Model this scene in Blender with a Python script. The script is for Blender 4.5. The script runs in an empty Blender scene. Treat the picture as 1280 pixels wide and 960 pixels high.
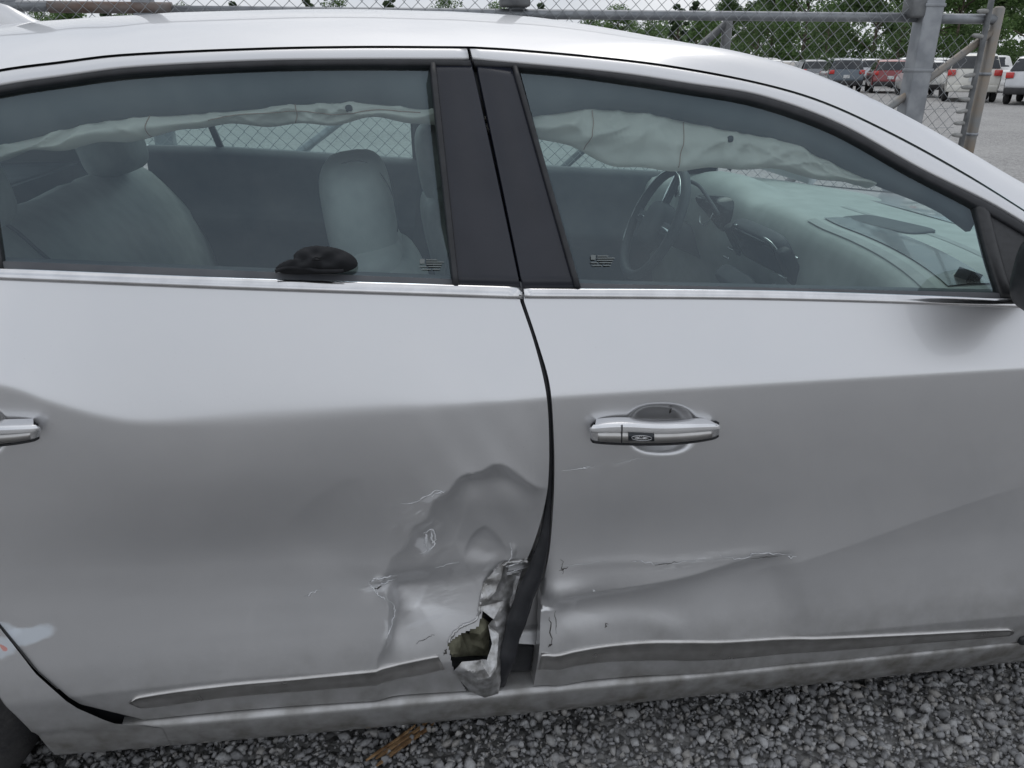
import bpy, bmesh, math, random
import numpy as np
from mathutils import Vector, Matrix
random.seed(7); rng = np.random.default_rng(7)
scene = bpy.context.scene
COL = scene.collection

# ---------------------------------------------------------------- camera, sky, sun, exposure
F = 967.0                                   # focal length in pixels of the 1280 px wide photo
YAW, PITCH = math.radians(8.8), math.radians(22.5)
CAM = np.array((0.0, -1.12, 1.385))
FW = np.array((math.sin(YAW)*math.cos(PITCH), math.cos(YAW)*math.cos(PITCH), -math.sin(PITCH)))
RT = np.array((math.cos(YAW), -math.sin(YAW), 0.0))
UP = np.cross(RT, FW)
cd = bpy.data.cameras.new('camera'); cam = bpy.data.objects.new('camera', cd); COL.objects.link(cam)
cd.sensor_width = 36.0; cd.lens = F/1280*36.0; cd.clip_start = 0.05; cd.clip_end = 2000
cam.matrix_world = Matrix(((RT[0], UP[0], -FW[0], CAM[0]), (RT[1], UP[1], -FW[1], CAM[1]), (RT[2], UP[2], -FW[2], CAM[2]), (0, 0, 0, 1)))
scene.camera = cam
SUN_EL, SUN_AZ = math.radians(58), math.radians(20)      # azimuth from +Y (behind the fence) towards +X
w = bpy.data.worlds.new('World'); scene.world = w; w.use_nodes = True
nt = w.node_tree; nt.nodes.clear()
def wn(t, **k):
    n = nt.nodes.new(t)
    for a, b in k.items(): setattr(n, a, b)
    return n
wo = wn('ShaderNodeOutputWorld'); bg = wn('ShaderNodeBackground'); bg.inputs['Strength'].default_value = 0.1
sky = wn('ShaderNodeTexSky', sky_type='NISHITA', sun_disc=False, sun_elevation=SUN_EL, sun_rotation=SUN_AZ, air_density=1.0, dust_density=4.0)
tc = wn('ShaderNodeTexCoord'); mp = wn('ShaderNodeMapping'); mp.inputs['Scale'].default_value = (1.0, 1.0, 2.6)
nz = wn('ShaderNodeTexNoise'); nz.inputs['Scale'].default_value = 2.2; nz.inputs['Detail'].default_value = 6; nz.inputs['Roughness'].default_value = 0.55
rp = wn('ShaderNodeValToRGB'); rp.color_ramp.elements[0].position = 0.30; rp.color_ramp.elements[1].position = 0.68
rp.color_ramp.elements[0].color = (5.6, 6.1, 6.9, 1); rp.color_ramp.elements[1].color = (10.2, 10.4, 10.7, 1)
mx = wn('ShaderNodeMix', data_type='RGBA'); mx.inputs['Factor'].default_value = 0.9
L = nt.links.new
L(tc.outputs['Generated'], mp.inputs['Vector']); L(mp.outputs[0], nz.inputs['Vector']); L(nz.outputs['Fac'], rp.inputs[0])
L(sky.outputs[0], mx.inputs['A']); L(rp.outputs[0], mx.inputs['B']); L(mx.outputs['Result'], bg.inputs['Color']); L(bg.outputs[0], wo.inputs['Surface'])
sd = bpy.data.lights.new('sun', 'SUN'); sd.energy = 0.5; sd.angle = math.radians(35); sd.color = (1.0, 0.97, 0.93)
so = bpy.data.objects.new('sun', sd); COL.objects.link(so)
sdir = Vector((math.cos(SUN_EL)*math.sin(SUN_AZ), math.cos(SUN_EL)*math.cos(SUN_AZ), math.sin(SUN_EL)))
so.rotation_euler = sdir.to_track_quat('Z', 'Y').to_euler(); so.location = (0, 20, 40)
scene.view_settings.view_transform = 'Standard'; scene.view_settings.look = 'None'
scene.view_settings.exposure = 0.0; scene.view_settings.gamma = 1.0; scene.view_settings.use_curve_mapping = False
scene.render.engine = 'CYCLES'
scene.cycles.max_bounces = 10; scene.cycles.transparent_max_bounces = 24; scene.cycles.caustics_reflective = False; scene.cycles.caustics_refractive = False
scene.cycles.use_denoising = True

# ---------------------------------------------------------------- helpers: projection, curves, meshes
def ray(px, py):
    return FW + ((px-640)/F)*RT - ((py-480)/F)*UP
def at(px, py, Y):
    d = ray(px, py); t = (Y-CAM[1])/d[1]; return CAM + t*d
def ground(px, py, z=0.0):
    d = ray(px, py); t = (z-CAM[2])/d[2]; return CAM + t*d
def project(P):
    V = np.asarray(P)-CAM; z = V@FW
    return 640+F*(V@RT)/z, 480-F*(V@UP)/z
def pl(x, xs, ys): return np.interp(x, xs, ys)
def sstep(a, b, x):
    t = np.clip((x-a)/(b-a), 0, 1); return t*t*(3-2*t)
def catmull(pts, n):
    P = np.array(pts, float); d = np.r_[0, np.cumsum(np.linalg.norm(np.diff(P, axis=0), axis=1))]
    t = np.linspace(0, d[-1], n); out = np.zeros((n, P.shape[1]))
    m = np.zeros_like(P)
    for i in range(len(P)):
        a, b = max(i-1, 0), min(i+1, len(P)-1); m[i] = (P[b]-P[a])/(d[b]-d[a])
    k = np.clip(np.searchsorted(d, t, 'right')-1, 0, len(P)-2); h = d[k+1]-d[k]; s = (t-d[k])/h
    s = s[:, None]; h = h[:, None]
    return (2*s**3-3*s**2+1)*P[k]+(s**3-2*s**2+s)*h*m[k]+(-2*s**3+3*s**2)*P[k+1]+(s**3-s**2)*h*m[k+1]
def mesh_obj(name, V, Fc, mat, parent=None, smooth=True, mats=None, midx=None):
    me = bpy.data.meshes.new(name); V = np.asarray(V, float)
    me.from_pydata([tuple(v) for v in V], [], [tuple(int(i) for i in f) for f in Fc]); me.validate()
    for m in (mats or [mat]): me.materials.append(m)
    if midx is not None: me.polygons.foreach_set('material_index', np.asarray(midx, dtype=np.int32))
    if smooth: me.polygons.foreach_set('use_smooth', [True]*len(me.polygons))
    me.update()
    o = bpy.data.objects.new(name, me); COL.objects.link(o)
    if parent: o.parent = parent
    return o
def grid_faces(nu, nv, off=0, closed_u=False):
    f = []
    for j in range(nv-1):
        for i in range(nu-1 if not closed_u else nu):
            a = off+j*nu+i; b = off+j*nu+(i+1) % nu
            f.append((a, b, b+nu, a+nu))
    return f
def recalc(o):
    bm = bmesh.new(); bm.from_mesh(o.data); bmesh.ops.recalc_face_normals(bm, faces=bm.faces); bm.to_mesh(o.data); bm.free(); return o
def autosmooth(o, ang=35):
    bm = bmesh.new(); bm.from_mesh(o.data)
    for e in bm.edges:
        e.smooth = not (len(e.link_faces) == 2 and e.calc_face_angle(0) > math.radians(ang))
    for f in bm.faces: f.smooth = True
    bm.to_mesh(o.data); bm.free(); return o
def tube(path, r, nseg=8, caps=True):
    P = np.array(path, float); n = len(P); R = np.full(n, r) if np.isscalar(r) else np.array(r)
    T = np.gradient(P, axis=0); T /= np.linalg.norm(T, axis=1)[:, None]+1e-12
    ref = np.array((0, 0, 1.0)) if abs(T[0][2]) < .9 else np.array((1.0, 0, 0))
    V = []
    N = np.cross(T[0], ref); N /= np.linalg.norm(N)
    for i in range(n):
        N = N-T[i]*(N@T[i]); N /= np.linalg.norm(N); B = np.cross(T[i], N)
        for k in range(nseg):
            a = 2*math.pi*k/nseg; V.append(P[i]+R[i]*(math.cos(a)*N+math.sin(a)*B))
    Fc = grid_faces(nseg, n, closed_u=True)
    if caps: Fc += [tuple(range(nseg))[::-1], tuple(range((n-1)*nseg, n*nseg))]
    return V, Fc
def join(*parts):
    V, Fc = [], []
    for v, f in parts:
        o = len(V); V += [tuple(x) for x in v]; Fc += [tuple(i+o for i in q) for q in f]
    return V, Fc
def box(c, s, bev=0.0, rot=None):
    bm = bmesh.new(); bmesh.ops.create_cube(bm, size=1.0)
    for v in bm.verts: v.co = Vector((v.co.x*s[0], v.co.y*s[1], v.co.z*s[2]))
    if bev: bmesh.ops.bevel(bm, geom=bm.edges[:], offset=bev, segments=2, affect='EDGES', profile=.6)
    M = Matrix.Translation(Vector(c)) @ (rot.to_4x4() if rot else Matrix.Identity(4))
    V = [tuple(M @ v.co) for v in bm.verts]; bm.verts.index_update(); Fc = [tuple(v.index for v in f.verts) for f in bm.faces]; bm.free()
    return V, Fc
def empty(name, loc=(0, 0, 0), rz=0):
    o = bpy.data.objects.new(name, None); COL.objects.link(o); o.location = loc; o.rotation_euler = (0, 0, rz); o.empty_display_size = .2; return o
def tag(o, label=None, cat=None, group=None, kind=None):
    for k, v in (('label', label), ('category', cat), ('group', group), ('kind', kind)):
        if v: o[k] = v
    return o

# ---------------------------------------------------------------- materials
def principled(name, col, rough=.5, metal=0.0, coat=0.0, coat_rough=.05, spec=.5):
    m = bpy.data.materials.new(name); m.use_nodes = True
    b = m.node_tree.nodes['Principled BSDF']
    b.inputs['Base Color'].default_value = (*col, 1); b.inputs['Roughness'].default_value = rough; b.inputs['Metallic'].default_value = metal
    b.inputs['Coat Weight'].default_value = coat; b.inputs['Coat Roughness'].default_value = coat_rough; b.inputs['Specular IOR Level'].default_value = spec
    return m
def noisy(m, scale, lo, hi, detail=4, bump=0.0, bump_scale=None, rough=None, dist=.01):
    """colour variation between two colours by noise, optional bump and roughness range"""
    t = m.node_tree; b = t.nodes['Principled BSDF']
    tcn = t.nodes.new('ShaderNodeTexCoord'); n = t.nodes.new('ShaderNodeTexNoise'); n.inputs['Scale'].default_value = scale; n.inputs['Detail'].default_value = detail
    r = t.nodes.new('ShaderNodeValToRGB'); r.color_ramp.elements[0].position = .35; r.color_ramp.elements[1].position = .65
    r.color_ramp.elements[0].color = (*lo, 1); r.color_ramp.elements[1].color = (*hi, 1)
    t.links.new(tcn.outputs['Object'], n.inputs['Vector']); t.links.new(n.outputs['Fac'], r.inputs[0]); t.links.new(r.outputs[0], b.inputs['Base Color'])
    if bump:
        n2 = t.nodes.new('ShaderNodeTexNoise'); n2.inputs['Scale'].default_value = bump_scale or scale; n2.inputs['Detail'].default_value = 3
        bp = t.nodes.new('ShaderNodeBump'); bp.inputs['Strength'].default_value = bump; bp.inputs['Distance'].default_value = dist
        t.links.new(tcn.outputs['Object'], n2.inputs['Vector']); t.links.new(n2.outputs['Fac'], bp.inputs['Height']); t.links.new(bp.outputs[0], b.inputs['Normal'])
    if rough:
        mr = t.nodes.new('ShaderNodeMapRange'); mr.inputs['To Min'].default_value = rough[0]; mr.inputs['To Max'].default_value = rough[1]
        t.links.new(n.outputs['Fac'], mr.inputs['Value']); t.links.new(mr.outputs[0], b.inputs['Roughness'])
    return m
def paint(name, scuffs_glare=(), scrapes=()):
    """silver metallic car paint; fine dust film; scuffs = (X, Z, rx, rz, angle, colour, strength) pale rubbed marks and painted reflections"""
    m = principled(name, (.7, .705, .72), .30, .78, .8, .04)
    t = m.node_tree; b = t.nodes['Principled BSDF']; N = t.nodes.new; K = t.links.new
    tcn = N('ShaderNodeTexCoord')
    n = N('ShaderNodeTexNoise'); n.inputs['Scale'].default_value = 5; n.inputs['Detail'].default_value = 8; n.inputs['Roughness'].default_value = .6
    K(tcn.outputs['Object'], n.inputs['Vector'])
    r = N('ShaderNodeValToRGB'); r.color_ramp.elements[0].position = .3; r.color_ramp.elements[1].position = .75
    r.color_ramp.elements[0].color = (.70, .705, .72, 1); r.color_ramp.elements[1].color = (.74, .74, .75, 1)
    K(n.outputs['Fac'], r.inputs[0]); col = r.outputs[0]
    # grime: streaky road dust low on the body, plus painted-in vignette darkening
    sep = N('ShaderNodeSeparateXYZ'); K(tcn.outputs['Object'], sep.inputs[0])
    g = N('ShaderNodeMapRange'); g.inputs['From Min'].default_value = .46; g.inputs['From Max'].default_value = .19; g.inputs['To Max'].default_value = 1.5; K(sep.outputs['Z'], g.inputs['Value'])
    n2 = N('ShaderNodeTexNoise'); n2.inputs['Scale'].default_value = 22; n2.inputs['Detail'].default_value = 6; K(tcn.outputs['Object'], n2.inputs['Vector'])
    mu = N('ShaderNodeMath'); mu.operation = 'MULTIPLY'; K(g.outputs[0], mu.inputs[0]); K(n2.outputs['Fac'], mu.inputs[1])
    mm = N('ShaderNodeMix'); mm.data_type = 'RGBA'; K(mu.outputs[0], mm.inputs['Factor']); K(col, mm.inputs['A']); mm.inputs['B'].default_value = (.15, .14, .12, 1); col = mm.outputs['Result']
    vs = N('ShaderNodeTexVoronoi'); vs.inputs['Scale'].default_value = 95; K(tcn.outputs['Object'], vs.inputs['Vector'])
    sp1 = N('ShaderNodeMapRange'); sp1.inputs['From Min'].default_value = .10; sp1.inputs['From Max'].default_value = .045; K(vs.outputs['Distance'], sp1.inputs['Value'])
    n5 = N('ShaderNodeTexNoise'); n5.inputs['Scale'].default_value = 7; n5.inputs['Detail'].default_value = 3; K(tcn.outputs['Object'], n5.inputs['Vector'])
    sp2 = N('ShaderNodeMapRange'); sp2.inputs['From Min'].default_value = .5; sp2.inputs['From Max'].default_value = .72; sp2.inputs['To Max'].default_value = .30; K(n5.outputs['Fac'], sp2.inputs['Value'])
    sp3 = N('ShaderNodeMath'); sp3.operation = 'MULTIPLY'; K(sp1.outputs[0], sp3.inputs[0]); K(sp2.outputs[0], sp3.inputs[1])
    ms = N('ShaderNodeMix'); ms.data_type = 'RGBA'; K(sp3.outputs[0], ms.inputs['Factor']); K(col, ms.inputs['A']); ms.inputs['B'].default_value = (.30, .27, .23, 1); col = ms.outputs['Result']
    rgh = N('ShaderNodeMapRange'); rgh.inputs['To Min'].default_value = .33; rgh.inputs['To Max'].default_value = .41; K(n.outputs['Fac'], rgh.inputs['Value'])
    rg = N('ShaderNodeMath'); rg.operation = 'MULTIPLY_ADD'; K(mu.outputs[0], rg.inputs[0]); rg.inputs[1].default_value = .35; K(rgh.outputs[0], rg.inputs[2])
    rough = rg.outputs[0]; met = None
    for (X, Z, rx, rz, ang, c, s) in scuffs_glare:
        mpn = N('ShaderNodeMapping'); mpn.vector_type = 'TEXTURE'; mpn.inputs['Location'].default_value = (X, 0, Z); mpn.inputs['Rotation'].default_value = (0, -ang, 0); mpn.inputs['Scale'].default_value = (rx, 10, rz)
        nn = N('ShaderNodeTexNoise'); nn.inputs['Scale'].default_value = 40; nn.inputs['Detail'].default_value = 4; K(tcn.outputs['Object'], nn.inputs['Vector'])
        vm = N('ShaderNodeVectorMath'); vm.operation = 'MULTIPLY_ADD'; K(nn.outputs['Color'], vm.inputs[0]); vm.inputs[1].default_value = (.02, 0, .02); K(tcn.outputs['Object'], vm.inputs[2])
        K(vm.outputs[0], mpn.inputs['Vector'])
        gr = N('ShaderNodeTexGradient'); gr.gradient_type = 'SPHERICAL'; K(mpn.outputs[0], gr.inputs[0])
        st = N('ShaderNodeMapRange'); st.interpolation_type = 'SMOOTHSTEP'; st.inputs['From Min'].default_value = .0; st.inputs['From Max'].default_value = .35; st.inputs['To Max'].default_value = s; K(gr.outputs['Fac'], st.inputs['Value'])
        m2 = N('ShaderNodeMix'); m2.data_type = 'RGBA'; K(st.outputs[0], m2.inputs['Factor']); K(col, m2.inputs['A']); m2.inputs['B'].default_value = (*c, 1); col = m2.outputs['Result']
        m3 = N('ShaderNodeMix'); K(st.outputs[0], m3.inputs['Factor']); K(rough, m3.inputs['A']); m3.inputs['B'].default_value = .6; rough = m3.outputs['Result']
        mt = N('ShaderNodeMath'); mt.operation = 'MULTIPLY_ADD'; K(st.outputs[0], mt.inputs[0]); mt.inputs[1].default_value = -.7
        if met is None: mt.inputs[2].default_value = .78
        else: K(met, mt.inputs[2])
        mt.use_clamp = True; met = mt.outputs[0]
    for (X, Z, rx, rz, ang, s) in scrapes:                               # bands of fine parallel scrape marks
        mpn = N('ShaderNodeMapping'); mpn.vector_type = 'TEXTURE'; mpn.inputs['Location'].default_value = (X, 0, Z); mpn.inputs['Rotation'].default_value = (0, -ang, 0); mpn.inputs['Scale'].default_value = (rx, 10, rz); K(tcn.outputs['Object'], mpn.inputs['Vector'])
        gr = N('ShaderNodeTexGradient'); gr.gradient_type = 'SPHERICAL'; K(mpn.outputs[0], gr.inputs[0])
        m4 = N('ShaderNodeMapping'); m4.vector_type = 'TEXTURE'; m4.inputs['Rotation'].default_value = (0, -ang, 0); m4.inputs['Scale'].default_value = (.045, 1, .0022); K(tcn.outputs['Object'], m4.inputs['Vector'])
        nn = N('ShaderNodeTexNoise'); nn.inputs['Scale'].default_value = 1; nn.inputs['Detail'].default_value = 5; nn.inputs['Roughness'].default_value = .65; nn.inputs['Distortion'].default_value = .6; K(m4.outputs[0], nn.inputs['Vector'])
        n6 = N('ShaderNodeTexNoise'); n6.inputs['Scale'].default_value = 38; n6.inputs['Detail'].default_value = 3; K(tcn.outputs['Object'], n6.inputs['Vector'])
        t1 = N('ShaderNodeMapRange'); t1.inputs['From Min'].default_value = .51; t1.inputs['From Max'].default_value = .62; K(nn.outputs['Fac'], t1.inputs['Value'])
        t2 = N('ShaderNodeMapRange'); t2.inputs['From Min'].default_value = .42; t2.inputs['From Max'].default_value = .56; K(n6.outputs['Fac'], t2.inputs['Value'])
        t3 = N('ShaderNodeMapRange'); t3.interpolation_type = 'SMOOTHSTEP'; t3.inputs['From Max'].default_value = .5; t3.inputs['To Max'].default_value = s; K(gr.outputs['Fac'], t3.inputs['Value'])
        q1 = N('ShaderNodeMath'); q1.operation = 'MULTIPLY'; K(t1.outputs[0], q1.inputs[0]); K(t2.outputs[0], q1.inputs[1]); q2 = N('ShaderNodeMath'); q2.operation = 'MULTIPLY'; K(q1.outputs[0], q2.inputs[0]); K(t3.outputs[0], q2.inputs[1])
        m2 = N('ShaderNodeMix'); m2.data_type = 'RGBA'; K(q2.outputs[0], m2.inputs['Factor']); K(col, m2.inputs['A']); m2.inputs['B'].default_value = (.66, .66, .66, 1); col = m2.outputs['Result']
        mt = N('ShaderNodeMath'); mt.operation = 'MULTIPLY_ADD'; mt.use_clamp = True; K(q2.outputs[0], mt.inputs[0]); mt.inputs[1].default_value = -.78
        if met is None: mt.inputs[2].default_value = .78
        else: K(met, mt.inputs[2])
        met = mt.outputs[0]
    K(col, b.inputs['Base Color']); K(rough, b.inputs['Roughness'])
    if met is not None: K(met, b.inputs['Metallic'])
    # orange peel
    n3 = N('ShaderNodeTexNoise'); n3.inputs['Scale'].default_value = 160; K(tcn.outputs['Object'], n3.inputs['Vector'])
    bp = N('ShaderNodeBump'); bp.inputs['Strength'].default_value = .06; bp.inputs['Distance'].default_value = .001; K(n3.outputs['Fac'], bp.inputs['Height']); K(bp.outputs[0], b.inputs['Normal'])
    return m
def glass(name, tint, gain=1.5):
    m = bpy.data.materials.new(name); m.use_nodes = True; t = m.node_tree; t.nodes.clear(); N = t.nodes.new; K = t.links.new
    o = N('ShaderNodeOutputMaterial'); tr = N('ShaderNodeBsdfTransparent'); tr.inputs[0].default_value = (*tint, 1)
    gl = N('ShaderNodeBsdfGlossy'); gl.inputs['Roughness'].default_value = .015; gl.inputs[0].default_value = (.72, .88, 1, 1)
    ge = N('ShaderNodeNewGeometry'); dt = N('ShaderNodeVectorMath'); dt.operation = 'DOT_PRODUCT'; K(ge.outputs['Normal'], dt.inputs[0]); K(ge.outputs['Incoming'], dt.inputs[1])
    ab = N('ShaderNodeMath'); ab.operation = 'ABSOLUTE'; K(dt.outputs['Value'], ab.inputs[0]); om = N('ShaderNodeMath'); om.operation = 'SUBTRACT'; om.inputs[0].default_value = 1; K(ab.outputs[0], om.inputs[1])
    pw = N('ShaderNodeMath'); pw.operation = 'POWER'; K(om.outputs[0], pw.inputs[0]); pw.inputs[1].default_value = 5
    fr = N('ShaderNodeMath'); fr.operation = 'MULTIPLY_ADD'; K(pw.outputs[0], fr.inputs[0]); fr.inputs[1].default_value = .95; fr.inputs[2].default_value = .043
    mu = N('ShaderNodeMath'); mu.operation = 'MULTIPLY'; mu.use_clamp = True; mu.inputs[1].default_value = gain
    mxs = N('ShaderNodeMixShader'); K(fr.outputs[0], mu.inputs[0]); K(mu.outputs[0], mxs.inputs[0]); K(tr.outputs[0], mxs.inputs[1]); K(gl.outputs[0], mxs.inputs[2])
    # dust film
    df = N('ShaderNodeBsdfDiffuse'); df.inputs[0].default_value = (.5, .5, .47, 1); tcn = N('ShaderNodeTexCoord'); n = N('ShaderNodeTexNoise'); n.inputs['Scale'].default_value = 9; n.inputs['Detail'].default_value = 7
    mr = N('ShaderNodeMapRange'); mr.inputs['From Min'].default_value = .35; mr.inputs['From Max'].default_value = .75; mr.inputs['To Min'].default_value = .004; mr.inputs['To Max'].default_value = .035
    K(tcn.outputs['Object'], n.inputs['Vector']); K(n.outputs['Fac'], mr.inputs['Value'])
    m2 = N('ShaderNodeMixShader'); K(mr.outputs[0], m2.inputs[0]); K(mxs.outputs[0], m2.inputs[1]); K(df.outputs[0], m2.inputs[2]); K(m2.outputs[0], o.inputs['Surface'])
    return m
M = {}
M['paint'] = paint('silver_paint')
M['chrome'] = noisy(principled('satin_chrome', (.72, .72, .73), .16, 1.0), 30, (.66, .66, .67), (.76, .76, .77), rough=(.10, .2))
M['chrome_dirty'] = noisy(principled('dusty_chrome', (.5, .49, .47), .25, .95), 35, (.50, .49, .475), (.60, .59, .58), detail=6, rough=(.22, .4))
M['rubber'] = noisy(principled('black_rubber', (.015, .016, .019), .5), 40, (.012, .013, .016), (.022, .023, .027))
M['gloss_black'] = noisy(principled('black_pillar_film', (.012, .014, .022), .28), 12, (.010, .012, .020), (.015, .017, .026), detail=8, rough=(.2, .3))
M['black_plastic'] = noisy(principled('black_plastic', (.02, .021, .024), .45), 90, (.017, .018, .02), (.028, .029, .032))
M['glass'] = glass('tinted_side_glass', (.74, .83, .82), 1.9)
M['glass_far'] = glass('tinted_far_glass', (.76, .90, .87), 1.3)
M['leather'] = noisy(principled('pale_leather', (.40, .41, .40), .5), 18, (.36, .37, .365), (.44, .45, .44), bump=.15, bump_scale=350, dist=.002)
M['leather_dark'] = noisy(principled('charcoal_trim', (.07, .075, .085), .6), 15, (.06, .065, .075), (.085, .09, .10), bump=.15, bump_scale=300, dist=.002)
M['headliner'] = noisy(principled('grey_headliner', (.09, .095, .10), .9), 20, (.08, .085, .09), (.10, .105, .11))
M['dash'] = noisy(principled('pale_dash', (.50, .52, .50), .5), 14, (.46, .48, .46), (.54, .56, .54), bump=.12, bump_scale=400, dist=.001)
M['trim_wood'] = noisy(principled('dark_dash_trim', (.10, .09, .09), .25, 0, .5), 30, (.06, .055, .06), (.15, .13, .125), detail=8)
M['screen'] = principled('dark_screen', (.012, .016, .022), .12)
M['airbag'] = noisy(principled('airbag_nylon', (.86, .83, .78), .8), 9, (.82, .79, .74), (.9, .87, .82), detail=6, bump=.25, bump_scale=28, dist=.01)
def translucent(m, c, f):
    t = m.node_tree; b = t.nodes['Principled BSDF']; o = t.nodes['Material Output']; tr = t.nodes.new('ShaderNodeBsdfTranslucent'); tr.inputs[0].default_value = (*c, 1); mxx = t.nodes.new('ShaderNodeMixShader'); mxx.inputs[0].default_value = f
    t.links.new(b.outputs[0], mxx.inputs[1]); t.links.new(tr.outputs[0], mxx.inputs[2]); t.links.new(mxx.outputs[0], o.inputs['Surface'])
translucent(M['airbag'], (.9, .87, .81), .45)
M['bent'] = noisy(principled('bent_painted_steel', (.5, .5, .51), .35, .8, .3), 70, (.30, .295, .285), (.56, .56, .565), detail=7, rough=(.25, .45), bump=.08, bump_scale=90, dist=.003)
M['stitch'] = principled('red_brown_seam', (.36, .26, .21), .8)
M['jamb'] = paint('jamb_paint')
M['torn'] = noisy(principled('bare_inner_metal', (.17, .165, .12), .42, .6), 45, (.09, .088, .06), (.24, .235, .17), detail=6, rough=(.35, .6))
M['scratch'] = noisy(principled('scratched_primer', (.7, .71, .72), .8), 60, (.58, .59, .61), (.8, .81, .82), detail=6)
M['dark_scratch'] = principled('dark_gouge', (.07, .065, .06), .6)
M['tyre'] = noisy(principled('tyre_rubber', (.02, .02, .022), .75), 25, (.014, .014, .016), (.035, .034, .034), bump=.2, bump_scale=120)
M['alloy'] = noisy(principled('wheel_alloy', (.45, .45, .46), .35, .9), 20, (.38, .38, .39), (.5, .5, .51))
M['galv'] = noisy(principled('galvanised_steel', (.30, .315, .335), .5, .55), 12, (.25, .265, .285), (.36, .375, .395), detail=8, rough=(.4, .6))
M['galv_dark'] = noisy(principled('weathered_steel', (.16, .165, .175), .6, .4), 14, (.12, .125, .13), (.22, .225, .23), detail=8)
M['rusty'] = noisy(principled('rusting_pipe', (.27, .20, .16), .7, .3), 7, (.20, .135, .105), (.31, .30, .295), detail=8, rough=(.5, .8))
M['wire'] = principled('fence_wire', (.36, .375, .39), .5, .5)
M['wood'] = noisy(principled('splintered_wood', (.26, .15, .07), .8), 60, (.17, .09, .04), (.38, .24, .12), detail=6, bump=.5, bump_scale=150, dist=.004)
M['cap'] = noisy(principled('reflection_black', (.008, .009, .011), .9), 60, (.006, .007, .009), (.014, .015, .018))
M['plastic_grey'] = noisy(principled('grey_insulator', (.30, .30, .29), .5), 30, (.25, .25, .24), (.36, .36, .35))
M['handle'] = noisy(principled('bright_silver_handle', (.78, .785, .8), .2, .9, .6), 20, (.74, .745, .76), (.8, .805, .82))
M['etch'] = principled('etched_print', (.16, .18, .18), .7)
M['twig'] = principled('dry_twig', (.45, .42, .36), .8)

# ---------------------------------------------------------------- structure: gravel lot
def ground_mat():
    m = principled('gravel_ground', (.2, .2, .2), .95); t = m.node_tree; b = t.nodes['Principled BSDF']; N = t.nodes.new; K = t.links.new
    tcn = N('ShaderNodeTexCoord'); v = N('ShaderNodeTexVoronoi'); v.inputs['Scale'].default_value = 55; K(tcn.outputs['Object'], v.inputs['Vector'])
    v2 = N('ShaderNodeTexVoronoi'); v2.inputs['Scale'].default_value = 26; K(tcn.outputs['Object'], v2.inputs['Vector'])
    n = N('ShaderNodeTexNoise'); n.inputs['Scale'].default_value = .35; n.inputs['Detail'].default_value = 8; n.inputs['Roughness'].default_value = .62; K(tcn.outputs['Object'], n.inputs['Vector'])
    r = N('ShaderNodeValToRGB'); r.color_ramp.elements[0].color = (.06, .058, .056, 1); r.color_ramp.elements[1].color = (.58, .575, .57, 1); K(v.outputs['Color'], r.inputs[0])
    r2 = N('ShaderNodeValToRGB'); r2.color_ramp.elements[0].color = (.10, .098, .096, 1); r2.color_ramp.elements[1].color = (.46, .455, .448, 1); K(v2.outputs['Color'], r2.inputs[0])
    ma = N('ShaderNodeMix'); ma.data_type = 'RGBA'; ma.inputs['Factor'].default_value = .45; K(r.outputs[0], ma.inputs['A']); K(r2.outputs[0], ma.inputs['B'])
    r3 = N('ShaderNodeValToRGB'); r3.color_ramp.elements[0].position = .42; r3.color_ramp.elements[1].position = .66; r3.color_ramp.elements[0].color = (0, 0, 0, 1); r3.color_ramp.elements[1].color = (1, 1, 1, 1); K(n.outputs['Fac'], r3.inputs[0])
    mb = N('ShaderNodeMix'); mb.data_type = 'RGBA'; K(r3.outputs[0], mb.inputs['Factor']); K(ma.outputs['Result'], mb.inputs['A']); mb.inputs['B'].default_value = (.42, .415, .405, 1)
    mc = N('ShaderNodeMix'); mc.data_type = 'RGBA'; mc.inputs['Factor'].default_value = .5; K(ma.outputs['Result'], mc.inputs['A']); K(mb.outputs['Result'], mc.inputs['B'])
    K(mc.outputs['Result'], b.inputs['Base Color'])
    bp = N('ShaderNodeBump'); bp.inputs['Strength'].default_value = .8; bp.inputs['Distance'].default_value = .012; K(v.outputs['Distance'], bp.inputs['Height']); bp.invert = True; K(bp.outputs[0], b.inputs['Normal'])
    return m
M['ground'] = ground_mat()
gx = [-700, -40, -8, -3, 0, 3, 8, 40, 700]
V = [(x, y+150, 0) for y in [-850, -190, -158, -154, -150, -146, -140, -100, 700] for x in gx]
tag(mesh_obj('gravel_ground', V, grid_faces(9, 9), M['ground'], smooth=False), kind='structure')
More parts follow.
